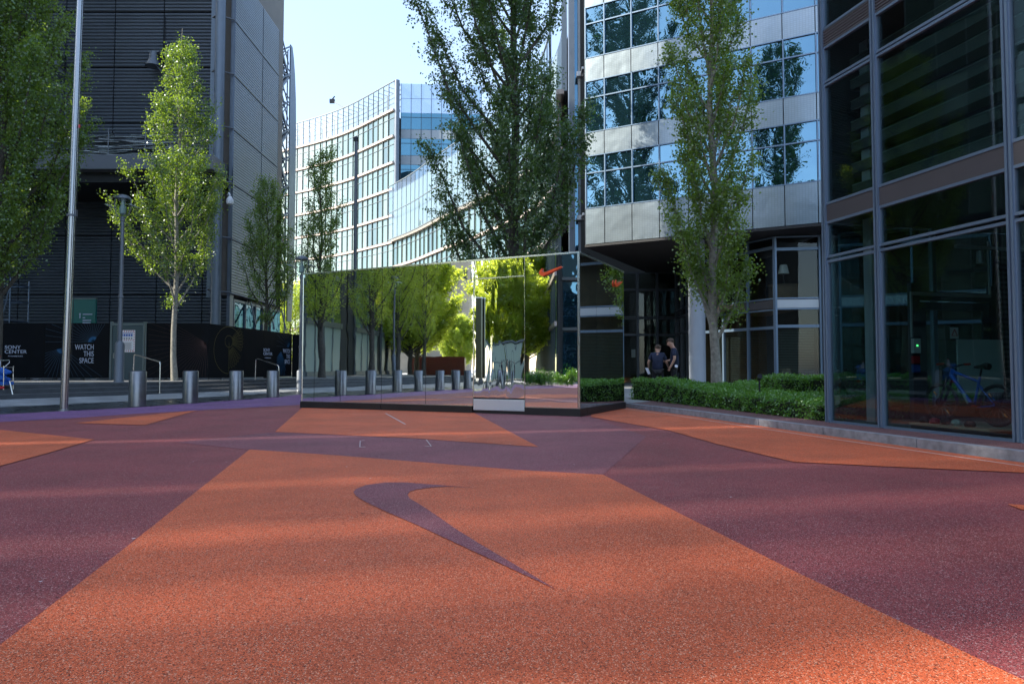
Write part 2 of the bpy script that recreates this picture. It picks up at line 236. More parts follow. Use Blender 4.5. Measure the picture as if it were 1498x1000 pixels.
class MB:
    def __init__(s): s.v = []; s.f = []; s.mi = []; s.m = 0; s.tone = None
    def quad(s, *p):
        k = len(s.v); s.v += [tuple(q) for q in p]; s.f.append(tuple(range(k, k + len(p)))); s.mi.append(s.m); return s
    def box(s, x0, x1, y0, y1, z0, z1):
        return s.fbox((0, 0), (1, 0), (0, 1), x0, x1, y0, y1, z0, z1)
    def fbox(s, o, u, n, s0, s1, d0, d1, z0, z1):
        k = len(s.v)
        for z in (z0, z1):
            for a, d in ((s0, d0), (s1, d0), (s1, d1), (s0, d1)):
                s.v.append((o[0] + u[0] * a + n[0] * d, o[1] + u[1] * a + n[1] * d, z))
        for f in ((0, 3, 2, 1), (4, 5, 6, 7), (0, 1, 5, 4), (1, 2, 6, 5), (2, 3, 7, 6), (3, 0, 4, 7)):
            s.f.append(tuple(k + i for i in f)); s.mi.append(s.m)
        return s
    def prism(s, poly, z0, z1, bottom=True):
        k = len(s.v); n = len(poly)
        s.v += [(p[0], p[1], z0) for p in poly] + [(p[0], p[1], z1) for p in poly]
        for i in range(n):
            j = (i + 1) % n; s.f.append((k + i, k + j, k + n + j, k + n + i)); s.mi.append(s.m)
        s.f.append(tuple(range(k + n, k + 2 * n))); s.mi.append(s.m)
        if bottom: s.f.append(tuple(reversed(range(k, k + n)))); s.mi.append(s.m)
        return s
    def bar(s, a, b, w, h=None, up=(0, 0, 1)):
        h = h or w; a = Vector(a); b = Vector(b); d = (b - a).normalized(); upv = Vector(up)
        if abs(d.dot(upv)) > .99: upv = Vector((1, 0, 0))
        x = d.cross(upv).normalized() * w / 2; y = x.cross(d).normalized() * h / 2; k = len(s.v)
        for p in (a, b):
            for sx, sy in ((-1, -1), (1, -1), (1, 1), (-1, 1)): s.v.append(tuple(p + x * sx + y * sy))
        for f in ((0, 3, 2, 1), (4, 5, 6, 7), (0, 1, 5, 4), (1, 2, 6, 5), (2, 3, 7, 6), (3, 0, 4, 7)):
            s.f.append(tuple(k + i for i in f)); s.mi.append(s.m)
        return s
    def tube(s, pts, rs, n=8, cap=True, closed=False):
        pts = [Vector(p) for p in pts]; m = len(pts)
        if not hasattr(rs, '__len__'): rs = [rs] * m
        k = len(s.v); prev = None
        for i, p in enumerate(pts):
            if closed: d = (pts[(i + 1) % m] - pts[i - 1]).normalized()
            else: d = (pts[min(i + 1, m - 1)] - pts[max(i - 1, 0)]).normalized()
            if prev is None:
                a = Vector((1, 0, 0)) if abs(d.x) < .9 else Vector((0, 1, 0)); x = d.cross(a).normalized()
            else: x = (prev - d * prev.dot(d)).normalized()
            prev = x; y = d.cross(x)
            for j in range(n):
                t = 2 * math.pi * j / n; s.v.append(tuple(p + (x * math.cos(t) + y * math.sin(t)) * rs[i]))
        for i in range(m if closed else m - 1):
            for j in range(n):
                a = k + i * n + j; b = k + i * n + (j + 1) % n; i2 = (i + 1) % m
                s.f.append((a, b, k + i2 * n + (j + 1) % n, k + i2 * n + j)); s.mi.append(s.m)
        if cap and not closed:
            s.f.append(tuple(reversed(range(k, k + n)))); s.mi.append(s.m)
            s.f.append(tuple(range(k + (m - 1) * n, k + m * n))); s.mi.append(s.m)
        return s
    def lathe(s, c, prof, n=24):
        k = len(s.v)
        for r, z in prof:
            for j in range(n):
                t = 2 * math.pi * j / n; s.v.append((c[0] + r * math.cos(t), c[1] + r * math.sin(t), c[2] + z))
        for i in range(len(prof) - 1):
            for j in range(n):
                a = k + i * n + j; b = k + i * n + (j + 1) % n; s.f.append((a, b, b + n, a + n)); s.mi.append(s.m)
        s.f.append(tuple(reversed(range(k, k + n)))); s.mi.append(s.m)
        s.f.append(tuple(range(k + (len(prof) - 1) * n, k + len(prof) * n))); s.mi.append(s.m)
        return s
    def build(s, name, mats, parent=None, smooth=False, world=True, label=None):
        """world: the vertices were given in world coordinates; they are stored relative to the parent's place."""
        if not isinstance(mats, (list, tuple)): mats = [mats]
        me = bpy.data.meshes.new(name); off = base_of(parent) if (parent is not None and world) else Vector((0, 0, 0))
        me.from_pydata([(a - off.x, b - off.y, c - off.z) for a, b, c in s.v], [], s.f)
        for m in mats: me.materials.append(m)
        if len(mats) > 1: me.polygons.foreach_set('material_index', s.mi)
        if s.tone is not None:
            at = me.attributes.new('tone', 'FLOAT', 'FACE'); at.data.foreach_set('value', s.tone)
        if smooth:
            me.polygons.foreach_set('use_smooth', [True] * len(me.polygons))
            try: me.set_sharp_from_angle(angle=math.radians(40))
            except Exception: pass
        me.update()
        o = bpy.data.objects.new(name, me); C.objects.link(o)
        if parent is not None: o.parent = parent
        if label: o['label'] = label
        return o

def bevel(o, w=.01, seg=2):
    b = o.modifiers.new('bevel', 'BEVEL'); b.width = w; b.segments = seg; b.limit_method = 'ANGLE'; return o

def copy_tree(o, parent=None):
    c = o.copy(); C.objects.link(c)
    if parent is not None: c.parent = parent
    for ch in [x for x in bpy.data.objects if x.parent == o and x is not c]:
        copy_tree(ch, c)
    return c

def text(name, body, matl, parent, loc, h, rot, sx=1., align='LEFT', bold=0., world=True, extr=.004):
    cu = bpy.data.curves.new(name, 'FONT'); cu.body = body; cu.size = h / .69; cu.align_x = align; cu.offset = bold; cu.extrude = extr; cu.space_line = .90
    cu.materials.append(matl)
    o = bpy.data.objects.new(name, cu); C.objects.link(o)
    off = base_of(parent) if parent is not None and world else Vector((0, 0, 0))
    o.location = Vector(loc) - off; o.rotation_euler = rot; o.scale = (sx, 1, 1)
    o.parent = parent; bpy.context.view_layer.update()
    me = bpy.data.meshes.new_from_object(o.evaluated_get(bpy.context.evaluated_depsgraph_get())); me.name = name
    n_ = bpy.data.objects.new(name, me); C.objects.link(n_); n_.location = o.location; n_.rotation_euler = o.rotation_euler; n_.scale = o.scale; n_.parent = parent
    bpy.data.objects.remove(o); n_.name = name
    return n_

def sheet(name, poly, z, m, kind='structure'):
    b = MB(); b.quad(*[(p[0], p[1], z) for p in poly]); o = b.build(name, m)
    return tag(o, kind=kind)

def spline(pts, n):
    """Catmull-Rom through 2-D points, n samples per span."""
    P = [Vector(p).to_3d() if len(p) == 2 else Vector(p) for p in pts]; P = [P[0] * 2 - P[1]] + P + [P[-1] * 2 - P[-2]]; out = []
    for i in range(1, len(P) - 2):
        for k in range(n):
            t = k / n; a, b, c, d = P[i - 1], P[i], P[i + 1], P[i + 2]
            out.append(.5 * ((2 * b) + (c - a) * t + (2 * a - 5 * b + 4 * c - d) * t * t + (3 * b - a - 3 * c + d) * t ** 3))
    out.append(P[-2]); return out

def resample(pts, step):
    L = [0]
    for a, b in zip(pts, pts[1:]): L.append(L[-1] + (b - a).length)
    n = max(1, round(L[-1] / step)); out = []; j = 0
    for i in range(n + 1):
        t = L[-1] * i / n
        while j < len(L) - 2 and L[j + 1] < t: j += 1
        f = (t - L[j]) / max(1e-9, L[j + 1] - L[j]); out.append(pts[j].lerp(pts[j + 1], f))
    return out

# ================================================================== THE GROUND
V2 = lambda p: Vector((p[0], p[1], 0))
EDGE = [(-8.2, 40), (-8.38, 27.16), (-8.52, 24.5), (-8.98, 22.32), (-9.47, 20.09), (-9.92, 17.94), (-10.75, 16.47), (-11.38, 15.22), (-12.2, 13.3), (-13.4, 11.2), (-15.2, 8.1), (-16.9, 4.7), (-18.5, 1), (-20.5, -4), (-22, -9)]
STEPL = [(-9.8, 41), (-11.2, 32), (-12.8, 25.7), (-15.3, 20.5), (-18.6, 15), (-21.5, 9), (-25, 2), (-31, -6)]
KERB = [(2.45, 22.5), (2.95, 17.94), (3.83, 14.77), (4.48, 11.59), (4.82, 10.05), (5.47, 7.37), (6.0, 5.2), (7.0, 1), (8.6, -5), (9.6, -9)]
sheet('ground', [(-400, -400), (400, -400), (400, 500), (-400, 500)], -.03, M['paving'])
sheet('plaza', EDGE + [(-22, -12), (9.6, -12)] + KERB[::-1] + [(2.3, 40)], 0, M['plum'])
PURP = [(-5.0, 40), (-5.3, 26), (-5.96, 19.32), (-7.67, 16.74), (-8.47, 15.46), (-9.04, 13.95), (-9.75, 13.05), (-11.2, 10.5), (-12.8, 7.5), (-14.5, 3.5), (-16, -1), (-18, -9)]
sheet('painted_ground_violet_band', EDGE + PURP[::-1], .004, M['purple'])
sheet('painted_ground_mauve_band', [(-3.78, 10.93), (-1.48, 9.95), (.34, 8.82), (.86, 6.5), (.07, 6.80), (-.94, 7.35), (-1.96, 7.92), (-3.26, 8.53), (-4.6, 9.4)], .004, M['mauve'])
sheet('painted_ground_mauve_corner', [(-.91, 15.95), (.34, 8.82), (.86, 6.5), (2.0, 10.2), (1.66, 14.35)], .0045, M['mauve'])
sheet('painted_ground_orange_field', [(-3.26, 8.53), (-1.96, 7.92), (-.94, 7.35), (.07, 6.80), (.86, 6.5), (1.39, 3.42), (1.64, 2.22), (1.9, .7), (2.3, -3), (-1.2, -3), (-1.5, .6), (-1.85, 2.51), (-2.15, 3.82)], .008, M['orange'])
sheet('painted_ground_orange_forecourt', [(-5.44, 17.75), (-3.78, 10.93), (-1.48, 9.95), (.34, 8.82), (-.91, 15.95)], .008, M['orange'])
sheet('painted_ground_orange_wedge', [(-8.6, 11.4), (-7.09, 10.47), (-5.94, 9.76), (-5.53, 8.18), (-5.28, 7.09), (-6.2, 5), (-8.8, 6)], .008, M['orange'])
sheet('painted_ground_orange_sliver', [(-8.11, 12.72), (-7.98, 14.56), (-7.67, 16.70), (-6.56, 12.26)], .008, M['orange'])
sheet('painted_ground_orange_kerbside', [(1.66, 14.35), (2.57, 11.17), (2.74, 9.14), (3.03, 7.4), (3.86, 7.04), (4.94, 6.63), (5.6, 6.3), (5.46, 7.3), (4.81, 10.05), (4.47, 11.58), (3.82, 14.76), (2.93, 17.9), (2.6, 18.6), (2.0, 17.6)], .008, M['orange'])
sheet('painted_ground_orange_corner', [(3.66, 5.09), (4.3, 4.9), (4.6, 4.4), (3.62, 4.88)], .008, M['orange'])
SW = [(-0.29, 5.743), (-0.625, 5.895), (-0.944, 6.038), (-1.11, 6.029), (-1.249, 5.895), (-1.294, 5.702), (-1.282, 5.559), (-1.224, 5.394), (-1.108, 5.171), (-0.884, 4.811), (-0.652, 4.463), (-0.461, 4.163), (-0.25, 3.826), (-0.099, 3.588), (0.034, 3.378), (0.152, 3.191), (0.199, 3.117), (0.115, 3.295), (0.0, 3.541), (-0.156, 3.863), (-0.344, 4.273), (-0.521, 4.699), (-0.675, 5.054), (-0.786, 5.288), (-0.824, 5.431), (-0.831, 5.583), (-0.788, 5.678), (-0.671, 5.784), (-0.529, 5.827)]
sheet('painted_ground_mauve_tick', SW, .012, M['mauve'])
b = MB()
for a, c in (((-2.06, 9.58), (-2.10, 9.49)), ((-2.10, 9.49), (-1.94, 8.75)), ((-1.94, 8.75), (-1.87, 8.76)), ((-1.21, 9.67), (-1.04, 8.84)), ((-1.04, 8.84), (-1.12, 8.82))):
    b.bar((*a, .0135), (*c, .0135), .011, .003)
b.bar((-2.85, 15.46, .0105), (-1.93, 12.41, .0105), .028, .003)  # pale bar painted where light reflects on the ground; the rest is chalk
tag(b.build('painted_chalk_and_light_streak', M['line']), kind='structure')
b = MB()
kl = [Vector((x - .30, y, .0105)) for x, y in KERB[1:8]]
for a, c in zip(kl, kl[1:]): b.bar(a, c, .018, .003)
tag(b.build('painted_thin_line', M['line']), kind='structure')
# small crumbs and dropped bits on the rubber
b = MB()
for i in range(46):
    x = R.uniform(-6, 4.4); y = R.uniform(2.5, 15); r = R.uniform(.006, .014); a = R.uniform(0, 6)
    if x > 4.8 - (y - 7) * .2: continue
    b.m = 0 if R.random() < .5 else 1
    b.quad((x - r, y, .0135), (x, y - r * .7, .014), (x + r, y, .016), (x, y + r * .8, .014))
tag(b.build('litter_specks', [M['paper'], M['bark_dk']]), kind='stuff')

# sloping cobbled strip between the bollards and the steps, in two bands
E_ = resample(spline(EDGE, 4), .6); S_ = resample(spline(STEPL, 5), .6); n = 90
def at(L_, t):
    k = t * (len(L_) - 1); i = min(int(k), len(L_) - 2); return L_[i].lerp(L_[i + 1], k - i)
b = MB(); g = MB()
for i in range(n):
    for (mb, f0, f1) in ((b, 0, .42), (g, .42, 1)):
        q = []
        for t, f in ((i / n, f0), ((i + 1) / n, f0), ((i + 1) / n, f1), (i / n, f1)):
            p = at(E_, t).lerp(at(S_, t), f); q.append((p.x, p.y, .1 * f))
        mb.quad(*q[::-1])
tag(b.build('cobbled_strip', M['cobble']), kind='structure'); tag(g.build('granite_pavement', M['paving']), kind='structure')
def offs(L_, d):
    out = []
    for i, p in enumerate(L_):
        t = (L_[min(i + 1, len(L_) - 1)] - L_[max(i - 1, 0)]).normalized(); out.append(p + Vector((t.y, -t.x, 0)) * d)
    return out
b = MB()
for k in range(3):
    A = offs(S_, .38 * k); B = offs(S_, .38 * (k + 1)); z0 = .1 + .14 * k; z1 = z0 + .14
    for i in range(len(A) - 1):
        b.m = 0; b.quad((A[i].x, A[i].y, z0 - .1), (A[i + 1].x, A[i + 1].y, z0 - .1), (A[i + 1].x, A[i + 1].y, z1), (A[i].x, A[i].y, z1))
        if k < 2: b.m = 1; b.quad((A[i].x, A[i].y, z1), (A[i + 1].x, A[i + 1].y, z1), (B[i + 1].x, B[i + 1].y, z1), (B[i].x, B[i].y, z1))
tag(b.build('steps', [M['step'], M['terrace']]), kind='structure')
T = offs(S_, .76); b = MB()
for i in range(len(T) - 1):
    p, q = T[i], T[i + 1]; b.quad((p.x, p.y, .52), (q.x, q.y, .52), (-130, q.y, .52), (-130, p.y, .52))
b.quad((T[0].x, T[0].y, .52), (-130, T[0].y, .52), (-130, 140, .52), (6, 140, .52), (3.0, 44, .52), (-8, 44, .52))
b.quad((T[0].x, T[0].y, 0), (T[0].x, T[0].y, .52), (-8, 44, .52), (-8, 44, 0))
b.quad((-8, 44, -.02), (-8, 44, .52), (3.0, 44, .52), (3.0, 44, -.02))
tag(b.build('terrace', M['terrace']), kind='structure')

# kerb stones and the raised footpath
kp = resample(spline(KERB, 5), .35); b = MB(); seg = 0
for i in range(len(kp) - 1):
    a, c = kp[i], kp[i + 1]; t = (c - a).normalized(); nn = Vector((-t.y, t.x, 0))
    g0 = .016 if i % 5 == 0 else 0
    a2 = a + t * g0
    q = [a2, c, c + nn * .15, a2 + nn * .15]; b.prism([(v.x, v.y) for v in q], -.02, .122)
tag(b.build('kerb', M['kerb']), kind='structure')
ki = [p + Vector((-(kp[min(i + 1, len(kp) - 1)] - kp[max(0, i - 1)]).normalized().y, (kp[min(i + 1, len(kp) - 1)] - kp[max(0, i - 1)]).normalized().x, 0)) * .14 for i, p in enumerate(kp)]
b = MB(); b.quad(*[(p.x, p.y, .115) for p in ki], (40, -9, .115), (40, 52, .115), (2.4, 52, .115))
tag(b.build('footpath', M['path']), kind='structure')
sheet('entrance_paving', [(2.75, 20), (3.2, 18.2), (3.85, 18.9), (3.5, 21.2), (14, 24.6), (14, 50), (2.5, 50)], .119, M['paving'])

# ================================================================== MIRRORED KIOSK
KO = (-5.515, 17.938); KU = (.89951, -.43690); KN = (-.43690, -.89951); KW = 7.73; KD = 3.3
kio = thing('mirror_kiosk', 'long mirror-clad kiosk standing on a black plinth in the plaza', 'kiosk', (-1.3, 17.3, 0))
def kb(b_, s0, s1, d0, d1, z0, z1): return b_.fbox(KO, KU, KN, s0, s1, d0, d1, z0, z1)
b = MB(); kb(b, .02, KW - .02, -KD + .02, -.03, 0.16, 3.46); b.build('body', M['black'], kio)
b = MB(); kb(b, -.02, 2.555, -.4, .03, .0, .165); kb(b, 2.57, 5.13, -.4, .034, .0, .165); kb(b, 5.14, 6.44, -.4, -.02, .0, .06); kb(b, 6.45, KW + .03, -.4, .034, .0, .165)
kb(b, KW - .3, KW + .03, -KD - .02, -.41, 0, .165); kb(b, 0, KW - .32, -KD - .02, -KD + .3, 0, .165); kb(b, -.02, .3, -KD + .32, -.42, 0, .165); b.build('plinth', M['black'], kio)
for s0, s1 in ((0, .42), (.42, 1.28), (1.28, 2.56), (2.56, 3.85), (3.85, 5.14), (6.45, 7.69)):
    b = MB(); kb(b, s0 + .006, s1 - .006, -.028, 0, .17, 3.49); b.build('mirror_panel', M['mirror'], kio)
for s0, s1 in ((.04, 1.13), (1.13, 2.15), (2.15, 3.17), (3.17, KD)):
    b = MB(); kb(b, KW - .018, KW, -s1 + .006, -s0 - .006, .17, 3.49); b.build('mirror_panel', M['mirror'], kio)
for s0, s1 in ((0, 2.56), (2.56, 5.14), (5.14, KW)):
    b = MB(); kb(b, s0 + .006, s1 - .006, -KD, -KD + .018, .17, 3.49); b.build('mirror_panel', M['mirror'], kio)
b = MB(); kb(b, 0, .018, -KD + .03, -.03, .17, 3.49); b.build('mirror_panel', M['mirror'], kio)
b = MB()
kb(b, -.012, KW + .012, -.03, .012, 3.492, 3.53); kb(b, KW - .03, KW + .014, -KD, -.031, 3.492, 3.53); kb(b, -.014, .02, -KD, -.031, 3.492, 3.53); kb(b, -.012, KW + .012, -KD - .012, -KD - .001 + .03, 3.49, 3.528)
kb(b, KW - .035, KW + .012, -.03, .012, .166, 3.491); kb(b, -.012, .014, -.02, .010, .166, 3.491)
kb(b, -.01, 5.13, .001, .012, .160, .178); kb(b, 6.45, KW - .036, .001, .012, .160, .178); b.build('corner_trim', M['chrome'], kio)
b = MB(); kb(b, 0.03, KW - .04, -KD + .04, -.032, 3.47, 3.505); b.build('roof', M['black'], kio)
dr = MB(); kb(dr, 5.155, 6.435, -.03, -.004, .36, 3.06); door = dr.build('door', M['mirror_door'], kio)
b = MB(); kb(b, 5.155, 6.435, -.03, -.002, 3.10, 3.488); b.build('transom_panel', M['mirror_door'], kio)
b = MB(); kb(b, 5.14, 5.152, -.03, .006, .34, 3.49); kb(b, 6.438, 6.449, -.03, .006, .34, 3.49); kb(b, 5.153, 6.437, -.03, .005, 3.065, 3.095); b.build('door_frame', M['chrome'], kio)
b = MB(); kb(b, 5.26, 5.40, .035, .10, .80, 2.62); h = b.build('door_handle', M['handle'], kio); h.parent = door
b = MB(); kb(b, 5.30, 5.34, -.003, .035, .95, .99); kb(b, 5.30, 5.34, -.003, .035, 2.4, 2.44); kb(b, 5.255, 5.405, .034, .102, 2.621, 2.65); b.build('handle_bracket', M['white_box'], kio).parent = door
b = MB(); kb(b, 5.15, 6.44, -.03, .012, .075, .325); bevel(b.build('threshold_box', M['white_box'], kio), .006)
LG = [[6.88, 3.21], [6.83, 3.17], [6.81, 3.12], [6.83, 3.07], [6.88, 3.04], [6.94, 3.05], [7.08, 3.1], [7.2, 3.15], [7.34, 3.215], [7.34, 3.232], [7.18, 3.19], [7.08, 3.16], [6.99, 3.13], [6.93, 3.125], [6.89, 3.14], [6.88, 3.165], [6.895, 3.21]]
def kpt(s, d, z): return (KO[0] + KU[0] * s + KN[0] * d, KO[1] + KU[1] * s + KN[1] * d, z)
def tick(f):
    b_ = MB(); cx, cz = 7.07, 3.13; fr = [f(s, z, 1) for s, z in LG]; bk = [f(s, z, 0) for s, z in LG]
    b_.quad(*fr); b_.quad(*bk[::-1])
    for i in range(len(LG)): j = (i + 1) % len(LG); b_.quad(bk[i], bk[j], fr[j], fr[i])
    return b_
tick(lambda s, z, k: kpt(s, .02 + .03 * k, z)).build('tick_emblem', M['logo'], kio)
tick(lambda s, z, k: (lambda d: (KO[0] + KU[0] * (KW + .02 + .03 * k) + KN[0] * d, KO[1] + KU[1] * (KW + .02 + .03 * k) + KN[1] * d, z))(-(2.45 + (s - 6.81) * 1.1))).build('tick_emblem', M['logo'], kio)

# ================================================================== BOLLARDS, POLES, RAILS, LAMPS
def bollard(label, x, y, z=0, first=[None]):
    if first[0] is None:
        t = thing('bollard', label, 'bollard', (x, y, z), 0, 'steel bollards along the violet edge')
        b_ = MB(); b_.lathe((0, 0, 0), [(.215, 0), (.215, .93), (.207, .945)], 40); b_.build('post', M['bollard'], t, True, False)
        b_ = MB(); b_.lathe((0, 0, .946), [(.205, 0), (.2, .012), (.19, .018)], 40); b_.build('cap', M['lid'], t, True, False)
        b_ = MB(); b_.lathe((0, 0, .0), [(.235, 0), (.235, .012), (.217, .014)], 40); b_.build('foot_ring', M['lid'], t, True, False); first[0] = t; return t
    t = copy_tree(first[0]); t.location = (x, y, z); t['label'] = label; return t
BL = ['thick steel bollard nearest the foot of the tall flagpole', 'steel bollard second to the right of the flagpole', 'steel bollard in front of the gold ray drawing on the hoarding', 'steel bollard in front of the far handrail, beside the mirrored kiosk']
for (x, y), lb in zip([(-10.1, 18.45), (-9.52, 20.25), (-9.05, 22.45), (-8.6, 24.6)], BL): bollard(lb, x, y)
ORD = ['nearest the reflected pole', 'second beside the reflected pole', 'third', 'fourth', 'fifth', 'sixth', 'seventh', 'eighth', 'ninth']
for i, (x, y) in enumerate([(-12.45, 13.75), (-13.05, 12.2), (-15.15, 9.85), (-15.7, 8.45), (-15.9, 7.15), (-16.3, 6.0), (-16.9, 4.85), (-18.0, 2.9), (-19.0, 1.0)]):
    bollard('reflected steel bollard seen in the kiosk mirror, ' + ORD[i] + ' from its left end' if i > 1 else 'reflected steel bollard in the kiosk mirror, ' + ORD[i], x, y)
fp = thing('flagpole', 'tall satin steel flagpole rising from the violet ground edge', 'flagpole', (-10.8, 16.5, 0))
b = MB(); b.tube([(0, 0, 0), (.07, 0, 5), (.13, 0, 10), (.18, 0, 15)], [.088, .078, .068, .06], 28); b.build('pole', M['pole_steel'], fp, True, False)
b = MB(); b.lathe((0, 0, 0), [(.14, 0), (.14, .02), (.1, .03), (.1, .05)], 28); b.build('base_flange', M['steel'], fp, True, False)
b = MB(); b.tube([(.17, -.02, 1.2), (.22, -.02, 8), (.28, -.02, 14.8)], .006, 5); b.build('halyard', M['cable'], fp, True, False)
b = MB(); b.lathe((.055, 0, 4.72), [(.1, 0), (.1, .05)], 20); b.box(.13, .2, -.02, .02, 4.72, 4.88); b.build('cleat_band', M['lampgrey'], fp, False, False)
b = MB(); b.box(.195, .225, -.03, 0, 6.9, 6.98); b.build('halyard_clip', M['red'], fp, False, False)
mt = thing('steel_mast', 'slim grey mast with a dark cap in front of the curved glass offices', 'mast', (-10.4, 45, .5))
b = MB(); b.tube([(0, 0, 0), (0, 0, 15.7)], [.12, .11], 16); b.build('post', M['lampgrey'], mt, True, False); b = MB(); b.lathe((0, 0, 15.7), [(.16, 0), (.16, .25), (.08, .32)], 16); b.build('cap', M['cable'], mt, True, False)

def lantern(label, x, y, z, H, r=1.):
    t = thing('street_lamp', label, 'street lamp', (x, y, z))
    b_ = MB(); b_.lathe((0, 0, 0), [(.19, 0), (.17, .04), (.17, 1.42 * r), (.14, 1.5 * r), (.085, 1.56 * r), (.078, 3.2 * r), (.095, 3.22 * r), (.095, 3.28 * r), (.075, 3.3 * r), (.07, H - 1.0), (.09, H - .98), (.09, H - .92), (.07, H - .9), (.07, H - .8)], 20); b_.build('pole', M['lampgrey'], t, True, False)
    b_ = MB(); b_.lathe((0, 0, H - .82), [(.08, 0), (.17, .1), (.225, .25), (.24, .55), (.24, .68)], 24); lg = b_.build('lantern', M['g_lobby'], t, True, False)
    b_ = MB(); b_.lathe((0, 0, H - .75), [(.05, 0), (.11, .05), (.12, .25), (.06, .4), (.05, .6)], 16); b_.build('bulb', M['frost'], lg, True, False)
    b_ = MB(); b_.lathe((0, 0, H - .14), [(.27, 0), (.27, .05), (.22, .12), (.1, .17), (.02, .18)], 24); b_.build('cap', M['lampgrey'], t, True, False)
    b_ = MB()
    for sx in (-1, 1):
        b_.tube([(.07 * sx, 0, H - .86), (.24 * sx, 0, H - .74), (.31 * sx, 0, H - .5), (.31 * sx, 0, H - .15), (.24 * sx, 0, H - .08)], .018, 8)
    b_.build('yoke', M['lampgrey'], t, True, False)
    for sx in (-1, 1):
        b_ = MB(); pr = [(.46 * sx + .16 * math.cos(k * math.pi / 8), .30 * math.sin(k * math.pi / 8), H - .42 - .05 * math.cos(k * math.pi / 8)) for k in range(16)]
        b_.tube(pr, .014, 6, closed=True); b_.quad(*[(p[0], p[1], p[2] + .004) for p in pr]); b_.build('reflector_disc', M['frost'], t, False, False)
    return t
lantern('old-style street lamp with glass lantern in front of the grey site door', -14.95, 26.0, .52, 7.15)
lantern('slim street lamp whose lantern shows just left of the mirrored kiosk', -9.35, 30.2, 0.06, 5.95, .6)
lantern('street lamp reflected in the mirrored kiosk among the poplars', -30.0, 2.0, .52, 6.9)

def handrail(label, p):
    t = thing('handrail', label, 'handrail', p[0], group='handrails on the steps')
    pts = [Vector(q) for q in p]; out = [pts[0]]
    for a, c, d in zip(pts, pts[1:], pts[2:]):
        for k in range(6):
            f = k / 5; q0 = c + (a - c).normalized() * .14; q1 = c + (d - c).normalized() * .14; out.append(q0.lerp(c, f).lerp(c.lerp(q1, f), f))
    out.append(pts[-1]); b_ = MB(); b_.tube(out, .024, 10); b_.build('rail', M['rail'], t, True)
    for k in (0, -1): b_ = MB(); b_.lathe(tuple(pts[k]), [(.06, 0), (.06, .015), (.03, .02)], 14); b_.build('base_plate', M['rail'], t, True)
handrail('bent steel handrail on the steps below the grey site door', [(-14.75, 26.6, .52), (-14.72, 26.6, 1.60), (-12.93, 25.1, 1.28), (-12.93, 25.1, .12)])
handrail('bent steel handrail on the steps near the kiosk, before the hoarding letters', [(-12.4, 33, .52), (-12.38, 33, 1.54), (-10.75, 31.5, 1.17), (-10.75, 31.5, .09)])

# cleaning trolley at the left edge
ct = thing('cleaning_trolley', 'cleaning trolley loaded with blue cloths on the pavement at the left edge', 'trolley', (-15.95, 21.1, .085))
b = MB()
for x in (-.42, .42):
    for y in (-.2, .2): b.tube([(x, y, .1), (x * .95, y, 1.02)], .014, 8)
for z in (.16, .42, .98):
    for y in (-.2, .2): b.tube([(-.42, y, z), (.42, y, z)], .011, 6)
    for x in (-.42, .42): b.tube([(x, -.2, z), (x, .2, z)], .011, 6)
b.tube([(.42, -.2, .98), (.5, -.1, 1.12), (.42, 0, 1.2), (-.2, 0, 1.18)], .013, 8)
b.tube([(.52, -.1, .55), (.66, -.15, .15)], .02, 6); b.build('frame', M['rail'], ct, True, False)
for z, h in ((.44, .1), (.17, .03)): b = MB(); b.box(-.43, .43, -.21, .21, z, z + h); bevel(b.build('shelf', M['blue'], ct, False, False), .01)
for x in (-.4, .4):
    for y in (-.19, .19):
        b = MB(); b.tube([(x - .012, y, .05), (x + .012, y, .05)], .05, 14); b.build('caster', M['tyre'], ct, True, False)
def cloth(cx, cy, cz, rx, ry, rz, seed, m, parent, nm='cloth_bundle'):
    rr = random.Random(seed); b_ = MB(); nu, nv = 22, 10
    ph = [rr.uniform(0, 6) for _ in range(6)]
    for j in range(nv + 1):
        v = math.pi * j / nv
        for i in range(nu):
            u = 2 * math.pi * i / nu; f = 1 + .13 * math.sin(3 * u + ph[0] + 2 * v) + .09 * math.sin(5 * u + ph[1] - 3 * v) + .06 * math.sin(9 * u + ph[2])
            b_.v.append((cx + rx * f * math.sin(v) * math.cos(u), cy + ry * f * math.sin(v) * math.sin(u), cz + rz * math.cos(v) * (1 + .12 * math.sin(4 * u + ph[3]))))
    for j in range(nv):
        for i in range(nu): a = j * nu + i; c = j * nu + (i + 1) % nu; b_.f.append((a, c, c + nu, a + nu)); b_.mi.append(0)
    return b_.build(nm, m, parent, True, False)
cloth(0, 0, .62, .40, .22, .16, 3, M['blue'], ct); cloth(.1, 0, .83, .30, .2, .13, 5, M['blue'], ct); cloth(-.2, 0, 1.02, .2, .16, .12, 6, M['blue'], ct)
b = MB(); b.lathe((.05, .05, .98), [(.05, 0), (.06, .16), (.03, .22), (.03, .3)], 14); b.build('spray_bottle', M['paper'], ct, True, False)
b = MB(); b.box(.03, .07, .03, .09, 1.28, 1.34); b.build('spray_head', M['red'], ct, False, False)
b = MB(); b.box(-.44, .44, -.22, -.212, .33, .40); b.build('label_strip', M['red'], ct, False, False)

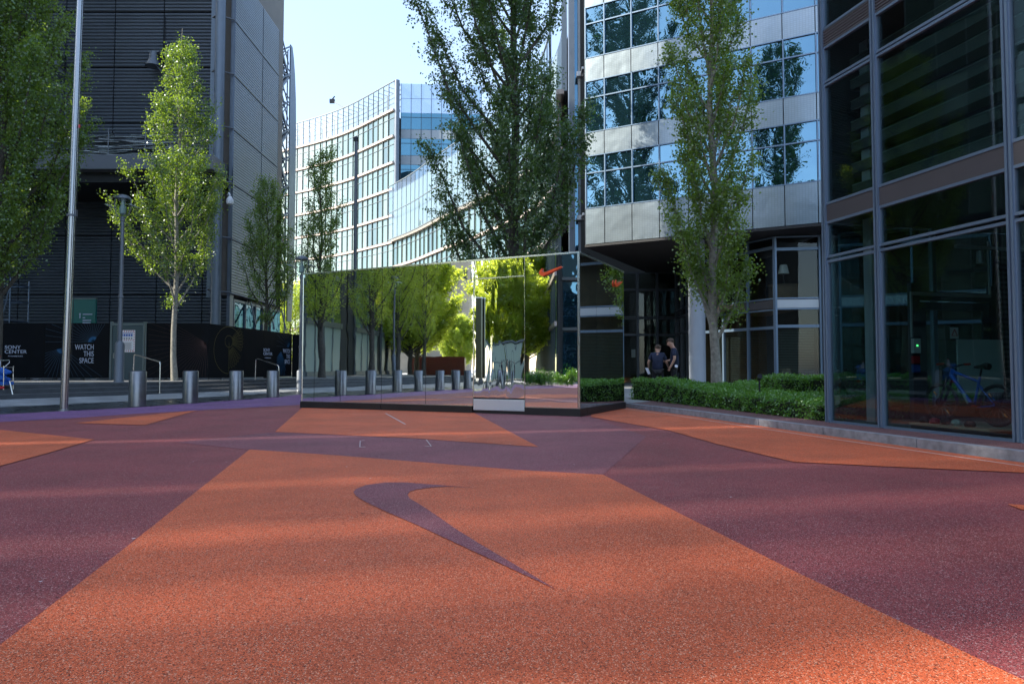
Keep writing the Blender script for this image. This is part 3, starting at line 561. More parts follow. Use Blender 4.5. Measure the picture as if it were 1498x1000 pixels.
# ================================================================== HOARDING
hd = thing('site_hoarding', 'black printed site hoarding with white lettering in front of the dark building', 'hoarding', (-18, 31, .52))
for x0, x1 in ((-31, -28.6), (-28.6, -26.2), (-26.2, -23.8), (-23.8, -21.25), (-21.25, -18.27), (-16.62, -13.76)):
    b = MB(); b.box(x0 + .006, x1 - .006, 31, 31.05, .62, 3.1); b.build('panel', M['hoard'], hd)
HS = Vector((-13.76, 31.0, 0)); HE = Vector((-12.9, 40, 0)); hu = (HE - HS).normalized(); hn = (hu.y, -hu.x)
for s0, s1 in ((.03, 3.2), (3.2, 5.4), (5.4, 9.04)):
    b = MB(); b.fbox(HS, hu, hn, s0 + .006, s1 - .006, -.05, 0, .60, 3.08); b.build('panel', M['hoard'], hd)
b = MB(); b.bar((-12.88, 40, 1.8), (-10.4, 41.6, 1.8), .05, 2.5); b.build('panel', M['hoard'], hd)
b = MB()
for i in range(14):
    x = -30 + i * 1.25; 
    if -18.3 < x < -16.6: continue
    b.box(x, x + .5, 30.92, 31.2, .525, .61)
b.build('footing', M['step'], hd)
b = MB()
for x in (-22.3, -19.6, -24.5, -15.6): b.box(x - .5, x + .35, 31.3, 31.7, .525, .59)
b.build('ballast_slab', M['paper'], hd)
def clip(ax, az, ang, x0, x1, z0, z1):
    dx, dz = math.cos(ang), math.sin(ang); t = 9
    if dx > 1e-6: t = min(t, (x1 - ax) / dx)
    if dx < -1e-6: t = min(t, (x0 - ax) / dx)
    if dz > 1e-6: t = min(t, (z1 - az) / dz)
    if dz < -1e-6: t = min(t, (z0 - az) / dz)
    return t
def rays(P3, ax, az, a0, a1, n_, box_, wd=.012, m=None, mats=None):
    b_ = MB()
    for i in range(n_):
        a = math.radians(a0 + (a1 - a0) * i / (n_ - 1)); t = clip(ax, az, a, *box_); dx, dz = math.cos(a), math.sin(a)
        w0 = wd * 1.6; px, pz = -dz * wd / 2, dx * wd / 2; tc = min(t, .24)
        b_.m = 0; b_.quad(P3(ax - px * 1, az - pz), P3(ax + dx * tc - px * 1.6, az + dz * tc - pz * 1.6), P3(ax + dx * tc + px * 1.6, az + dz * tc + pz * 1.6), P3(ax + px, az + pz))
        if t > tc: b_.m = 1; b_.quad(P3(ax + dx * tc - px, az + dz * tc - pz), P3(ax + dx * t - px, az + dz * t - pz), P3(ax + dx * t + px, az + dz * t + pz), P3(ax + dx * tc + px, az + dz * tc + pz))
    return b_
F1 = lambda x, z: (x, 30.994, z)
rays(F1, -19.02, 2.25, 58, 180, 17, (-21.2, -18.32, .66, 3.06), .016).build('ray_print', [M['cyan'], M['cyan_dim']], hd)
rays(F1, -20.45, 1.96, 197, 325, 17, (-21.2, -18.32, .66, 3.06), .016).build('ray_print', [M['cyan'], M['cyan_dim']], hd)
rays(F1, -13.9, 2.2, 150, 275, 24, (-16.55, -13.8, .66, 3.06), .010).build('ray_print', [M['rust'], M['rust']], hd)
rays(F1, -23.95, 2.4, 120, 260, 15, (-26.1, -23.85, .66, 3.06), .008).build('ray_print', [M['rust'], M['rust']], hd)
RX = (math.pi / 2, 0, 0)
text('lettering', 'SONY\nCENTER', M['white'], hd, (-23.04, 30.985, 1.93), .155, RX, 1.22, bold=.0)
text('lettering', '        POTSDAMER PLATZ', M['white'], hd, (-23.04, 30.985, 1.575), .052, RX, 1.0)
text('lettering', 'WATCH\nTHIS\nSPACE', M['white'], hd, (-18.98, 30.985, 1.90), .235, RX, .68, 'RIGHT', bold=.0)
def FS(s, z): p = HS + hu * s; return (p.x + hn[0] * .006, p.y + hn[1] * .006, z)
b = MB(); cs, cz = 1.75, 1.92; r0 = .012
def arc(cs_, cz_, rx, rz, a0, a1, n_=40):
    pp = [(cs_ + rx * math.cos(math.radians(a0 + (a1 - a0) * i / n_)), cz_ + rz * math.sin(math.radians(a0 + (a1 - a0) * i / n_))) for i in range(n_ + 1)]
    for p, q in zip(pp, pp[1:]):
        d = Vector((q[0] - p[0], q[1] - p[1])).normalized() * r0; b.quad(FS(p[0] + d.y, p[1] - d.x), FS(q[0] + d.y, q[1] - d.x), FS(q[0] - d.y, q[1] + d.x), FS(p[0] - d.y, p[1] + d.x))
arc(cs, cz, 1.35, 1.12, 42, 270); arc(cs, cz + .42, .36, .28, 0, 360)
for i in range(13):
    a = 40 - i * 10.5; a_ = math.radians(a); L0, L1 = .36, 1.30 - .02 * i; da = math.radians(3.2)
    P = lambda r, t: (cs + r * 1.1 * math.cos(t), cz + .42 + r * (.8 if t > -.5 else 1.15) * math.sin(t))
    q = [P(L0, a_ - da), P(L1, a_ - da), P(L1 + .06, a_), P(L1, a_ + da), P(L0, a_ + da)]
    for p0, p1 in zip(q, q[1:]):
        if min(p0[1], p1[1]) < .7: continue
        d = Vector((p1[0] - p0[0], p1[1] - p0[1])).normalized() * .008; b.quad(FS(p0[0] + d.y, p0[1] - d.x), FS(p1[0] + d.y, p1[1] - d.x), FS(p1[0] - d.y, p1[1] + d.x), FS(p0[0] - d.y, p0[1] + d.x))
arc(cs + .02, cz - .37, .004, .75, 90, 270, 2); b.build('gold_line_print', M['gold'], hd)
rays(FS, 8.6, 2.3, 60, 180, 12, (7.0, 9.0, .66, 3.04), .016).build('ray_print', [M['cyan'], M['cyan_dim']], hd)
rays(FS, 7.55, 2.0, 215, 310, 12, (7.0, 8.2, .66, 3.04), .03).build('ray_print', [M['cyan'], M['cyan']], hd)
rz_ = math.atan2(hu.y, hu.x); p = FS(5.35, 0)
text('lettering', 'SONY\nCENTER', M['white'], hd, (p[0] + .01, p[1], 1.97), .155, (math.pi / 2, 0, rz_), 1.3, bold=.002)
text('lettering', '        POTSDAMER PLATZ', M['white'], hd, (p[0] + .01, p[1], 1.60), .052, (math.pi / 2, 0, rz_), 1.1)
p = FS(8.75, 0); text('lettering', 'WATCH\nTHIS\nSPACE', M['white'], hd, (p[0] + .01, p[1], 1.94), .235, (math.pi / 2, 0, rz_), .75, 'RIGHT', bold=.002)
sd = MB(); sd.box(-18.16, -16.78, 31.0, 31.04, .56, 2.98); sdo = sd.build('site_door', M['doorgrey'], hd)
b = MB(); b.box(-18.26, -18.17, 30.97, 31.07, .53, 3.17); b.box(-16.77, -16.70, 30.97, 31.07, .53, 3.17); b.box(-16.66, -16.61, 30.97, 31.07, .53, 3.17); b.box(-18.17, -16.78, 30.97, 31.07, 3.0, 3.1); b.build('frame', M['doorframe'], sdo)
b = MB(); b.box(-18.1, -18.04, 30.96, 30.999, 1.5, 1.75); b.box(-18.1, -17.94, 30.94, 30.96, 1.62, 1.65); b.build('handle', M['steel'], sdo)
b = MB(); b.box(-17.86, -17.13, 30.985, 30.998, 1.78, 2.78); po = b.build('notice', M['paper'], sdo)
b = MB()
for i in range(14):
    for (zz, dz) in ((2.69, .08), (1.80, .08), (2.30, .05)): x = -17.84 + i * .05; b.quad((x, 30.982, zz), (x + .03, 30.982, zz), (x + .05, 30.982, zz + dz), (x + .02, 30.982, zz + dz)) if i % 2 == 0 else None
for i in range(18):
    for xx in (-17.85, -17.19): z = 1.8 + i * .054; b.quad((xx, 30.982, z), (xx + .05, 30.982, z), (xx + .05, 30.982, z + .03), (xx, 30.982, z + .03)) if i % 2 == 0 else None
b.build('red_border', M['red'], po)
b = MB()
for i in range(5): b.box(-17.76 + i * .11, -17.68 + i * .11, 30.978, 30.983, 2.50, 2.61)
b.box(-17.77, -17.22, 30.978, 30.983, 2.645, 2.665); b.build('pictograms', M['blueprint'], po)
b = MB()
for i in range(5): b.box(-17.75 + i * .11, -17.69 + i * .11, 30.978, 30.983, 2.38, 2.43)
for i in range(7): b.box(-17.74 + (i % 3) * .03, -17.26 - (i % 2) * .05, 30.978, 30.983, 2.20 - i * .05, 2.215 - i * .05)
b.build('small_print', M['cable'], po)
# things behind the hoarding
tt = thing('wayfinding_board', 'dark teal glass wayfinding board standing behind the hoarding', 'sign', (-21.4, 34, .52))
b = MB(); b.box(-22.0, -20.8, 34, 34.12, .52, 4.5); b.build('board', M['teal'], tt); b = MB(); b.box(-20.95, -20.78, 33.98, 34.14, 4.5, 4.56); b.box(-22.02, -20.95, 33.98, 34.14, 4.5, 4.56); b.build('top_rail', M['doorframe'], tt)
b = MB()
for i, (x1, z) in enumerate([(-20.95, 3.72), (-21.3, 3.55), (-21.0, 3.42), (-21.02, 3.3), (-21.05, 3.18)]): b.box(-21.42, x1, 33.985, 33.995, z, z + .05)
b.quad((-21.62, 33.99, 3.74), (-21.56, 33.99, 3.74), (-21.50, 33.99, 3.74), (-21.56, 33.99, 3.82)); b.box(-21.58, -21.54, 33.985, 33.995, 3.55, 3.74); b.build('direction_lines', M['white'], tt)
sf = thing('scaffold_tower', 'steel scaffold tower at the left edge behind the hoarding', 'scaffold', (-25.6, 34, .52))
b = MB()
for x in (-26.6, -24.72):
    for y in (33.5, 34.8): b.tube([(x, y, .52), (x, y, 5.5)], .035, 8)
for z in (1.5, 3.4, 4.4, 5.2):
    for y in (33.5, 34.8): b.tube([(-26.6, y, z), (-24.72, y, z)], .03, 8)
    for x in (-26.6, -24.72): b.tube([(x, 33.5, z), (x, 34.8, z)], .03, 8)
b.tube([(-24.72, 33.5, 5.2), (-25.6, 33.5, 1.0)], .03, 8); b.build('tubes', M['scaff'], sf, True); b = MB(); b.box(-26.6, -24.72, 33.5, 34.8, 3.44, 3.48); b.build('deck', M['deck'], sf)

# ================================================================== DARK CLAD BUILDING (left)
db = thing('corrugated_clad_building', 'tall dark building clad in corrugated metal behind the hoarding', 'building', (-16, 38, .52))
b = MB(); b.box(-62, -16.95, 38.25, 46.8, 12.6, 44); b.build('wall', M['joint'], db)
b = MB(); b.box(-62, -15.95, 41.3, 46.79, .5, 12.59); b.build('wall', M['joint'], db)
b = MB(); b.box(-16.94, -15.95, 38.6, 46.78, 5.2, 43.9); b.box(-26, -16.75, 46.81, 49.2, .5, 17); b.build('wall', M['tan'], db)
def corr(b_, o, u, n_, s0, s1, z0, z1, pitch=.19, amp=.05):
    k = max(1, round((z1 - z0) / pitch)); p = (z1 - z0) / k
    P = lambda s, d, z: (o[0] + u[0] * s + n_[0] * d, o[1] + u[1] * s + n_[1] * d, z)
    for i in range(k):
        z = z0 + i * p
        b_.quad(P(s0, 0, z), P(s1, 0, z), P(s1, amp, z + p * .30), P(s0, amp, z + p * .30))
        b_.quad(P(s0, amp, z + p * .30), P(s1, amp, z + p * .30), P(s1, amp * .85, z + p * .72), P(s0, amp * .85, z + p * .72))
        b_.quad(P(s0, amp * .85, z + p * .72), P(s1, amp * .85, z + p * .72), P(s1, 0, z + p), P(s0, 0, z + p))
    b_.quad(P(s0, -.06, z0), P(s0, -.06, z1), P(s0, .02, z1), P(s0, .02, z0)); b_.quad(P(s1, -.06, z0), P(s1, -.06, z1), P(s1, .02, z1), P(s1, .02, z0))
    return b_
zr = [12.75, 14.9, 18.1, 21.3, 24.5, 27.7, 30.9]
for i in range(13):
    x1 = -17.0 - i * 2.78; x0 = x1 - 2.78
    for z0, z1 in zip(zr, zr[1:]):
        if i > 10 and z0 > 24: continue
        b = MB(); corr(b, (0, 38.1), (1, 0), (0, -1), x0 + .03, x1 - .03, z0 + .04, z1 - .04); b.build('facade_panel', M['clad'], db)
for i in range(10):
    x1 = -15.95 - i * 2.78; x0 = x1 - 2.78
    for z0, z1 in ((.6, 5.5), (5.5, 9.1), (9.1, 11.6)):
        b = MB(); corr(b, (0, 41.15), (1, 0), (0, -1), x0 + .03, x1 - .03, z0 + .03, z1 - .03); b.build('facade_panel', M['clad'], db)
zs = [5.25, 8.3, 11.43, 14.52, 17.62, 20.75, 23.9]
for y0, y1 in ((38.0, 42.3), (42.3, 45.25)):
    for z0, z1 in zip(zs, zs[1:]):
        b = MB(); corr(b, (-15.72, 0), (0, 1), (1, 0), y0 + .03, y1 - .03, z0 + .06, z1 - .06, .16, .02); b.build('facade_panel', M['clad_side'], db)
b = MB()
for z in zs[:-1]: b.tube([(-15.72, 38.0, z + .01), (-15.72, 45.2, z + .01)], .05, 8)
b.build('joint_tube', M['bluegrey'], db, True)
b = MB(); b.tube([(-16.35, 37.55, .5), (-16.35, 37.55, 44)], .27, 20); b.build('corner_column', M['bluegrey'], db, True)
b = MB(); b.box(-17.05, -16.8, 37.95, 38.2, 5, 43.5); b.box(-15.98, -15.80, 38.1, 38.6, .5, 43.5); b.build('corner_post', M['bluegrey'], db)
b = MB()
for z in zs: b.tube([(-16.3, 37.6, z + .05), (-15.75, 38.0, z + .05)], .05, 8); b.tube([(-16.4, 37.6, z + .2), (-17.0, 38.0, z + .2)], .05, 8)
b.build('bracket', M['lampgrey'], db, True)
b = MB(); b.box(-50, -16.1, 36.3, 41.2, 11.75, 12.55); bevel(b.build('balcony_slab', M['deck'], db), .03)
b = MB(); b.box(-50, -16.0, 36.9, 41.1, 11.2, 11.74); b.build('balcony_beam', M['joint'], db)
bl = MB()
for z in (12.95, 13.35, 13.95): bl.tube([(-50, 36.4, z), (-16.6, 36.4, z)], .028, 6)
for i in range(17): bl.tube([(-49.8 + i * 2.0, 36.4, 12.56), (-49.8 + i * 2.0, 36.4, 14.0)], .03, 6)
bl.build('railing', M['lampgrey'], db, True)
b = MB(); b.m = 0
for x in (-26.3, -28.7, -31): b.box(x, x + .12, 36.34, 36.46, 11.8, 12.56)
b.build('fascia_rib', M['joint'], db)
sp = MB()
for i in range(120):
    x = R.uniform(-25, -19); z = 12.6 + R.random() ** 1.6 * 1.3; y = R.uniform(36.9, 37.8); L_ = R.uniform(1.2, 3.2); dz = R.uniform(-.12, .12)
    sp.bar((x - L_ / 2, y, z - dz), (x + L_ / 2, y + R.uniform(-.2, .2), z + dz), .14, .035)
tag(sp.build('board_pile', M['steel']), 'untidy pile of long grey boards stacked behind the balcony railing', 'board pile')
for x, lb in ((-25.65, 'left'), (-20.05, 'right')):
    t = thing('floodlight', 'dark cone-shaped floodlight on the corrugated wall, ' + ('nearer the big tree at the left edge' if lb == 'left' else 'beside the top of the sunlit tree'), 'floodlight', (x, 38, 18.3), group='floodlights on the dark wall')
    b = MB(); b.lathe((x, 37.5, 17.9), [(.42, 0), (.38, .12), (.24, .38), (.2, .75), (.2, .8)], 20); b.build('hood', M['lampgrey'], t, True)
    b = MB(); b.quad((x + .1, 37.2, 18.1), (x + .62, 37.1, 17.45), (x + .62, 37.7, 17.45), (x + .1, 37.6, 18.2)); b.box(x - .3, x + .3, 37.5, 38.0, 18.72, 18.8); b.build('baffle', M['lampgrey'], t)
    b = MB(); b.tube([(x + .35, 38.02, 18.2), (x + .35, 38.0, 21)], .02, 5); b.build('conduit', M['cable'], t)
cc = thing('security_camera', 'white dome security camera hanging at the corner of the dark building', 'camera', (-15.7, 37.6, 11))
b = MB(); b.tube([(-15.85, 37.7, 10.7), (-15.7, 37.5, 10.75), (-15.6, 37.4, 10.6)], .05, 8); b.build('arm', M['paper'], cc, True)
b = MB(); b.lathe((-15.6, 37.4, 10.2), [(.06, -.12), (.16, -.08), (.2, .02), (.18, .18), (.08, .35)], 18); b.build('dome', M['paper'], cc, True)
# shop front under the side cladding
for i, (y0, y1) in enumerate([(38.7, 40.4), (40.4, 42.0), (42.0, 43.2), (43.2, 44.6), (44.6, 46.6)]):
    f = MB(); f.box(-15.9, -15.87, y0 + .06, y1 - .06, .8, 4.85); pf = f.build('shop_window', M['g_office'] if i != 3 else M['teal'], db)
    b = MB(); b.box(-15.92, -15.78, y0 - .05, y0 + .05, .52, 5.0); b.box(-15.92, -15.8, y0 + .06, y1 - .06, 4.86, 5.0); b.build('frame', M['bluegrey'], pf)
b = MB()
for y in (41, 44.2, 46.5): b.tube([(-15.75, y, 5.1), (-15.2, y - .6, 3.6)], .05, 8)
b.build('strut', M['lampgrey'], db, True)
# fire stair and the curved metal blade at the far end
b = MB()
for k in range(9):
    z = 6 + k * 2.05; up = k % 2
    y0, y1 = (47.0, 49.3) if up else (49.3, 47.0)
    for x in (-16.65, -16.42):
        b.bar((x, y0, z), (x, y1, z + 2.05), .10, .2); b.bar((x, y0, z + 1.0), (x, y1, z + 3.05), .07, .07); b.bar((x, y1, z), (x, y0, z + 2.05), .06, .06)
    for j in range(9):
        f = j / 9; b.box(-16.65, -16.42, y0 + (y1 - y0) * f - .12, y0 + (y1 - y0) * f + .12, z + 2.05 * f, z + 2.05 * f + .03)
    b.bar((-16.7, 46.9, z), (-16.38, 49.4, z), .05, .08); b.bar((-16.95, 46.8, z + .5), (-16.3, 49.3, z + 2.3), .10, .10); b.bar((-16.95, 47.2, z + 1.6), (-16.3, 49.3, z + .4), .06, .06)
for y in (47.0, 49.35): b.tube([(-16.5, y, .5), (-16.5, y, 24.4)], .05, 8)
b.build('fire_stair', M['bluegrey'], db)
prof = [(4.5, .55), (8, .15), (12, .02), (16, 0), (19, .02), (21.3, .16), (23, .42), (24.2, .75), (24.9, 1.1)]
b = MB()
for (z0, d0), (z1, d1) in zip(prof, prof[1:]):
    for (xx, flip) in ((-16.3, 0), (-16.38, 1)):
        q = [(xx, 49.4, z0), (xx, 50.9 - d0, z0), (xx, 50.9 - d1, z1), (xx, 49.4, z1)]; b.quad(*(q if not flip else q[::-1]))
    b.quad((-16.3, 50.9 - d0, z0), (-16.38, 50.9 - d0, z0), (-16.38, 50.9 - d1, z1), (-16.3, 50.9 - d1, z1)); b.quad((-16.38, 49.4, z0), (-16.3, 49.4, z0), (-16.3, 49.4, z1), (-16.38, 49.4, z1))
b.build('metal_blade', M['clad_side'], db, True)

# ================================================================== CURVED GLASS OFFICES (far)
def arc_facade(root, pts, z0, floors, fh, m, outn, band=True, budget=None, win='window', seed=1, rng=None, trans=.72):
    """Curtain wall along a plan polyline: panes one by one (the rest as stuff), mullions and slab bands as meshes."""
    rr = random.Random(seed); rest = MB(); rest.tone = []; mul = MB(); tr = MB(); cnt = 0
    for i in range(len(pts) - 1):
        a, c = pts[i], pts[i + 1]; t = (c - a).normalized(); nn = Vector((t.y, -t.x, 0)) * outn
        mul.fbox(a, t, nn, -.035, .035, .0, .14, z0, z0 + floors * fh)
        for k in range(floors):
            za, zb = z0 + k * fh + .45, z0 + (k + 1) * fh - .03
            zm = za + (zb - za) * trans; q = rr.random()
            tn = min(1, max(0, rr.gauss(.42, .22) if rr.random() < .8 else .9))
            quad = [(a.x, a.y, za), (c.x, c.y, za), (c.x, c.y, zb), (a.x, a.y, zb)]
            tilt = nn * rr.uniform(-.012, .012)
            quad = [(x + tilt.x * (j > 1), y + tilt.y * (j > 1), z) for j, (x, y, z) in enumerate(quad)]
            if outn < 0: quad = quad[::-1]
            if budget and rng(i, k) and cnt < budget:
                w_ = MB(); w_.tone = [tn]; w_.quad(*quad); w_.build(win, m, root); cnt += 1
            else: rest.quad(*quad); rest.tone.append(tn)
    o = rest.build('window_wall', m, root); o['kind'] = 'stuff'
    mul.build('mullions', M['mull_white'], root)
    L_ = len(pts)
    for k in range(floors + 1):
        b_ = MB(); z = z0 + k * fh
        for i in range(L_ - 1):
            a, c = pts[i], pts[i + 1]; t = (c - a).normalized(); nn = Vector((t.y, -t.x, 0)) * outn
            b_.fbox(a, t, nn, -.02, (c - a).length + .02, -.2, .32, z, z + .30)
        b_.build('slab_band', M['slab'], root)
        if k < floors:
            tr = MB()
            for i in range(L_ - 1):
                a, c = pts[i], pts[i + 1]; t = (c - a).normalized(); nn = Vector((t.y, -t.x, 0)) * outn
                zz = z + .45 + (fh - .48) * trans; tr.fbox(a, t, nn, 0, (c - a).length, .0, .08, zz - .03, zz + .03)
            tr.build('transom', M['mull_white'], root)

off = thing('curved_glass_offices', 'pale glass office block whose concave front curves in behind the kiosk', 'building', (-18, 97, .5))
up = resample(spline([(-47, 119), (-36.3, 113), (-26.4, 106), (-16.8, 96)], 10), 1.42)
arc_facade(off, up, 3.6, 9, 3.8, M['g_far'], 1, budget=66, rng=lambda i, k: k >= 3 and i > 8, seed=4)
lo = resample(spline([(-16.8, 96), (-12.5, 89.3), (-8.6, 82), (-3, 72), (1.85, 61.6), (3.6, 52), (3.2, 44)], 10), 1.5)
arc_facade(off, lo, 3.8, 4, 3.8, M['g_far'], 1, seed=9)
b = MB(); inn = offs([p.copy() for p in up], -.45)
b.prism([(p.x, p.y) for p in inn] + [(-16.4, 98.6), (-4, 99.4), (-4, 125), (-52, 132)], .5, 37.7); b.build('core', M['dark_in'], off)
b = MB(); inn2 = offs([p.copy() for p in lo], -.5); b.prism([(p.x, p.y) for p in inn2] + [(14, 44), (14, 96), (-15.5, 96.6)], .5, 25.8); b.build('core', M['dark_in'], off)
# roof crown of the upper part: open frame with glass
cr = MB(); gl = MB()
for i in range(len(up) - 1):
    a, c = up[i], up[i + 1]; t = (c - a).normalized(); nn = Vector((t.y, -t.x, 0))
    cr.fbox(a, t, nn, -.05, .05, -.05, .08, 38.1, 42.2); gl.quad((a.x, a.y, 38.1), (c.x, c.y, 38.1), (c.x, c.y, 42.1), (a.x, a.y, 42.1))
    cr.fbox(a, t, nn, 0, (c - a).length, -.05, .1, 42.1, 42.25); cr.fbox(a, t, nn, 0, (c - a).length, -1.6, -1.5, 40.0, 40.15)
    cr.fbox(a, t, nn, -.04, .04, -1.6, -.05, 41.6, 41.7)
    if i % 2 == 0: cr.fbox(a, t, nn, -.08, .08, -1.6, -1.5, 37.8, 41.7)
    for zz in (39.0, 40.8, 41.5): cr.fbox(a, t, nn, 0, (c - a).length, -1.62, -1.52, zz, zz + .1)
cr.build('roof_frame', M['mull_white'], off); gl.build('crown_glass', M['g_screen'], off)
# wave-shaped glass screen in front of the lower wing
scn = offs([p.copy() for p in lo], .75); g1 = MB(); fr = MB()
for i in range(len(scn) - 1):
    a, c = scn[i], scn[i + 1]; t = (c - a).normalized(); nn = Vector((t.y, -t.x, 0))
    for z0, z1 in ((19.3, 22.9), (22.98, 26.7)): g1.quad((a.x, a.y, z0), (c.x, c.y, z0), (c.x, c.y, z1), (a.x, a.y, z1))
    fr.fbox(a, t, nn, -.02, .02, -.02, .05, 19.2, 26.75)
    fr.fbox(a, t, nn, 0, (c - a).length, -.06, .08, 19.1, 19.25); fr.fbox(a, t, nn, 0, (c - a).length, -.04, .06, 22.9, 22.98); fr.fbox(a, t, nn, 0, (c - a).length, -.05, .07, 26.7, 26.8)
g1.build('glass_screen', M['g_screen'], off); fr.build('screen_frame', M['mull_white'], off)
b = MB()
for i in range(len(lo) - 1):
    a, c = lo[i], lo[i + 1]; t = (c - a).normalized(); nn = Vector((t.y, -t.x, 0)); b.fbox(a, t, nn, 0, (c - a).length, -.4, -.05, 19.2, 26.2)
b.build('white_wall_behind_screen', M['white_sp'], off)
# blue front facing the plaza
BO = (-16.0, 97.0); bu = Vector((1, .06, 0)).normalized(); bn = (bu.y, -bu.x)
bw = 1.45
for k, (z0, z1, kind) in enumerate([(37.9, 40.0, 'c'), (40.05, 42.2, 'c')]):
    for i in range(8):
        b = MB(); b.fbox(BO, bu, bn, i * bw + .03, (i + 1) * bw - .03, -.1, 0, z0, z1); b.build('cladding_panel', M['g_clad'], off)
b = MB(); b.fbox(BO, bu, bn, 0, 8 * bw, -30, -.12, 37.8, 42.15); b.build('core', M['dark_in'], off)
rr = random.Random(5)
for k in range(9):
    z0 = 3.8 * k + 3.8; 
    for i in range(8):
        w_ = MB(); w_.tone = [rr.random() * .5] * 6; w_.fbox(BO, bu, bn, i * bw + .04, (i + 1) * bw - .04, -.1, 0, z0 + 1.35, z0 + 3.75)
        if k >= 5: w_.build('window', M['g_blue'], off)
        else:
            o = w_.build('window', M['g_blue'], off)
    b = MB(); b.fbox(BO, bu, bn, 0, 8 * bw, -.1, .02, z0 - .02, z0 + 1.3); b.build('spandrel', M['white_sp'], off)
b = MB()
for i in range(9): b.fbox(BO, bu, bn, i * bw - .035, i * bw + .035, -.05, .07, 3.8, 42.2)
for k in range(9): b.fbox(BO, bu, bn, 0, 8 * bw, -.04, .05, 3.8 * k + 3.8 + 3.05, 3.8 * k + 3.8 + 3.11)
b.build('mullions', M['frame_dark'], off)
b = MB(); b.tube([(-16.45, 96.2, .5), (-16.45, 96.2, 42.3)], .38, 16)
for z in [3.8 * k for k in range(1, 12)]: b.box(-16.9, -16.1, 96.1, 96.9, z, z + .25)
b.build('steel_column', M['bluegrey'], off, True)
bd = thing('roof_camera_arm', 'small arm with a camera on the roof edge of the curved offices', 'camera', (-27.5, 107, 42.2))
b = MB(); b.bar((-26.4, 106.3, 42.2), (-28.4, 107, 43.5), .25, .18); b.build('arm', M['lampgrey'], bd); b = MB(); b.box(-29.0, -28.2, 106.8, 107.2, 43.3, 43.9); b.bar((-28.6, 107, 43.9), (-28.2, 107, 44.4), .15, .15); b.build('housing', M['cable'], bd)

# ================================================================== STEEL AND GLASS OFFICE (middle right)
mo = thing('steel_and_glass_office', 'office with steel spandrels and blue windows raised over a dark entrance', 'building', (8, 33, .12))
MO = (3.7738, 34.3509); MU = (.87953, -.47584); MN = (-.47584, -.87953)
def mb_(b_, s0, s1, d0, d1, z0, z1): return b_.fbox(MO, MU, MN, s0, s1, d0, d1, z0, z1)
bays = [-.03, .99, 2.41, 3.77, 5.17, 6.6, 8.05, 9.41, 10.76, 12.1, 13.5, 14.9]
lev = [(7.3, 9.12, 11.82)] + [(11.82 + 3.85 * k, 13.0 + 3.85 * k, 15.67 + 3.85 * k) for k in range(5)]
for (zs0, zs1, zw) in lev:
    for i, (s0, s1) in enumerate(zip(bays, bays[1:])):
        b = MB(); mb_(b, s0 + .02, s1 - .02, -.08, .03, zs0 + .015, zs1 - .015); sp_ = b.build('steel_spandrel', M['spandrel'], mo)
        b = MB(); mb_(b, s0 + .03, s1 - .03, -.06, -.02, zs1 + .02, zw - .02); wn = b.build('window', M['g_office'], mo)
        zt = zs1 + (zw - zs1) * .67
        b = MB(); mb_(b, s0, s0 + .05, -.08, .06, zs1, zw); mb_(b, s0 + .05, s1, -.05, .05, zs1 - .01, zs1 + .04); mb_(b, s0 + .05, s1, -.05, .05, zw - .04, zw + .01); mb_(b, s0 + .05, s1, -.05, .04, zt - .03, zt + .03); b.build('frame', M['frame_blue'], wn)
b = MB(); mb_(b, .05, 26, -9.5, -.10, 7.32, 31); b.build('core', M['dark_in'], mo)
b = MB(); mb_(b, -.08, 26, -14, .02, 7.18, 7.29); b.build('soffit', M['soffit'], mo)
b = MB(); mb_(b, -.08, 0.0, -9, -.02, 7.3, 31); b.build('end_wall', M['frame_dark'], mo)
# strip left of the bays: a steel pilaster with brackets
b = MB(); b.box(3.02, 3.32, 35.6, 36.2, .1, 31); b.box(3.50, 3.62, 35.6, 36.0, .1, 31); b.build('pilaster', M['bluegrey'], mo)
b = MB(); b.box(3.32, 3.50, 35.75, 35.8, .1, 31); b.build('side_glass', M['g_office'], mo)
for z in (8.9, 12.7, 16.5): b = MB(); b.box(3.4, 3.75, 35.2, 35.55, z - .15, z + .12); b.box(3.6, 3.72, 34.6, 35.2, z - .05, z + .1); bevel(b.build('bracket', M['steel'], mo), .02)
# recessed ground floor: back wall of the lobby, bay window, round column
def wallbays(root, a, c, nb, rows, mglass, mframe, fw=.09, dep=.12, wname='lobby_window'):
    a = Vector((*a, 0)); c = Vector((*c, 0)); t = (c - a).normalized(); nn = Vector((t.y, -t.x, 0)); L_ = (c - a).length; s = [L_ * i / nb for i in range(nb + 1)]
    for s0, s1 in zip(s, s[1:]):
        for z0, z1 in rows:
            w_ = MB(); w_.fbox(a, t, nn, s0 + fw / 2, s1 - fw / 2, -.03, 0, z0 + .03, z1 - .03); w_.build(wname, mglass, root)
    f_ = MB()
    for q in s: f_.fbox(a, t, nn, q - fw / 2, q + fw / 2, -.04, dep, rows[0][0], rows[-1][1])
    for z0, z1 in rows: f_.fbox(a, t, nn, 0, L_, -.035, dep - .03, z0 - .02, z0 + .04); f_.fbox(a, t, nn, 0, L_, -.035, dep - .03, z1 - .04, z1 + .02)
    f_.build('lobby_frame', mframe, root)
wallbays(mo, (4.2, 43), (10.4, 43), 5, [(.14, 3.15), (3.2, 4.2), (4.3, 6.0), (6.05, 7.1)], M['g_lobby'], M['frame_dark'], .16)
wallbays(mo, (10.4, 43), (9.9, 35.6), 4, [(.14, 3.15), (3.2, 4.2), (4.6, 7.1)], M['g_lobby'], M['frame_dark'])
wallbays(mo, (9.9, 35.6), (12.15, 31.35), 3, [(.14, 2.9), (2.95, 3.75), (4.25, 6.6), (6.65, 7.1)], M['g_lobby'], M['frame_blue'])
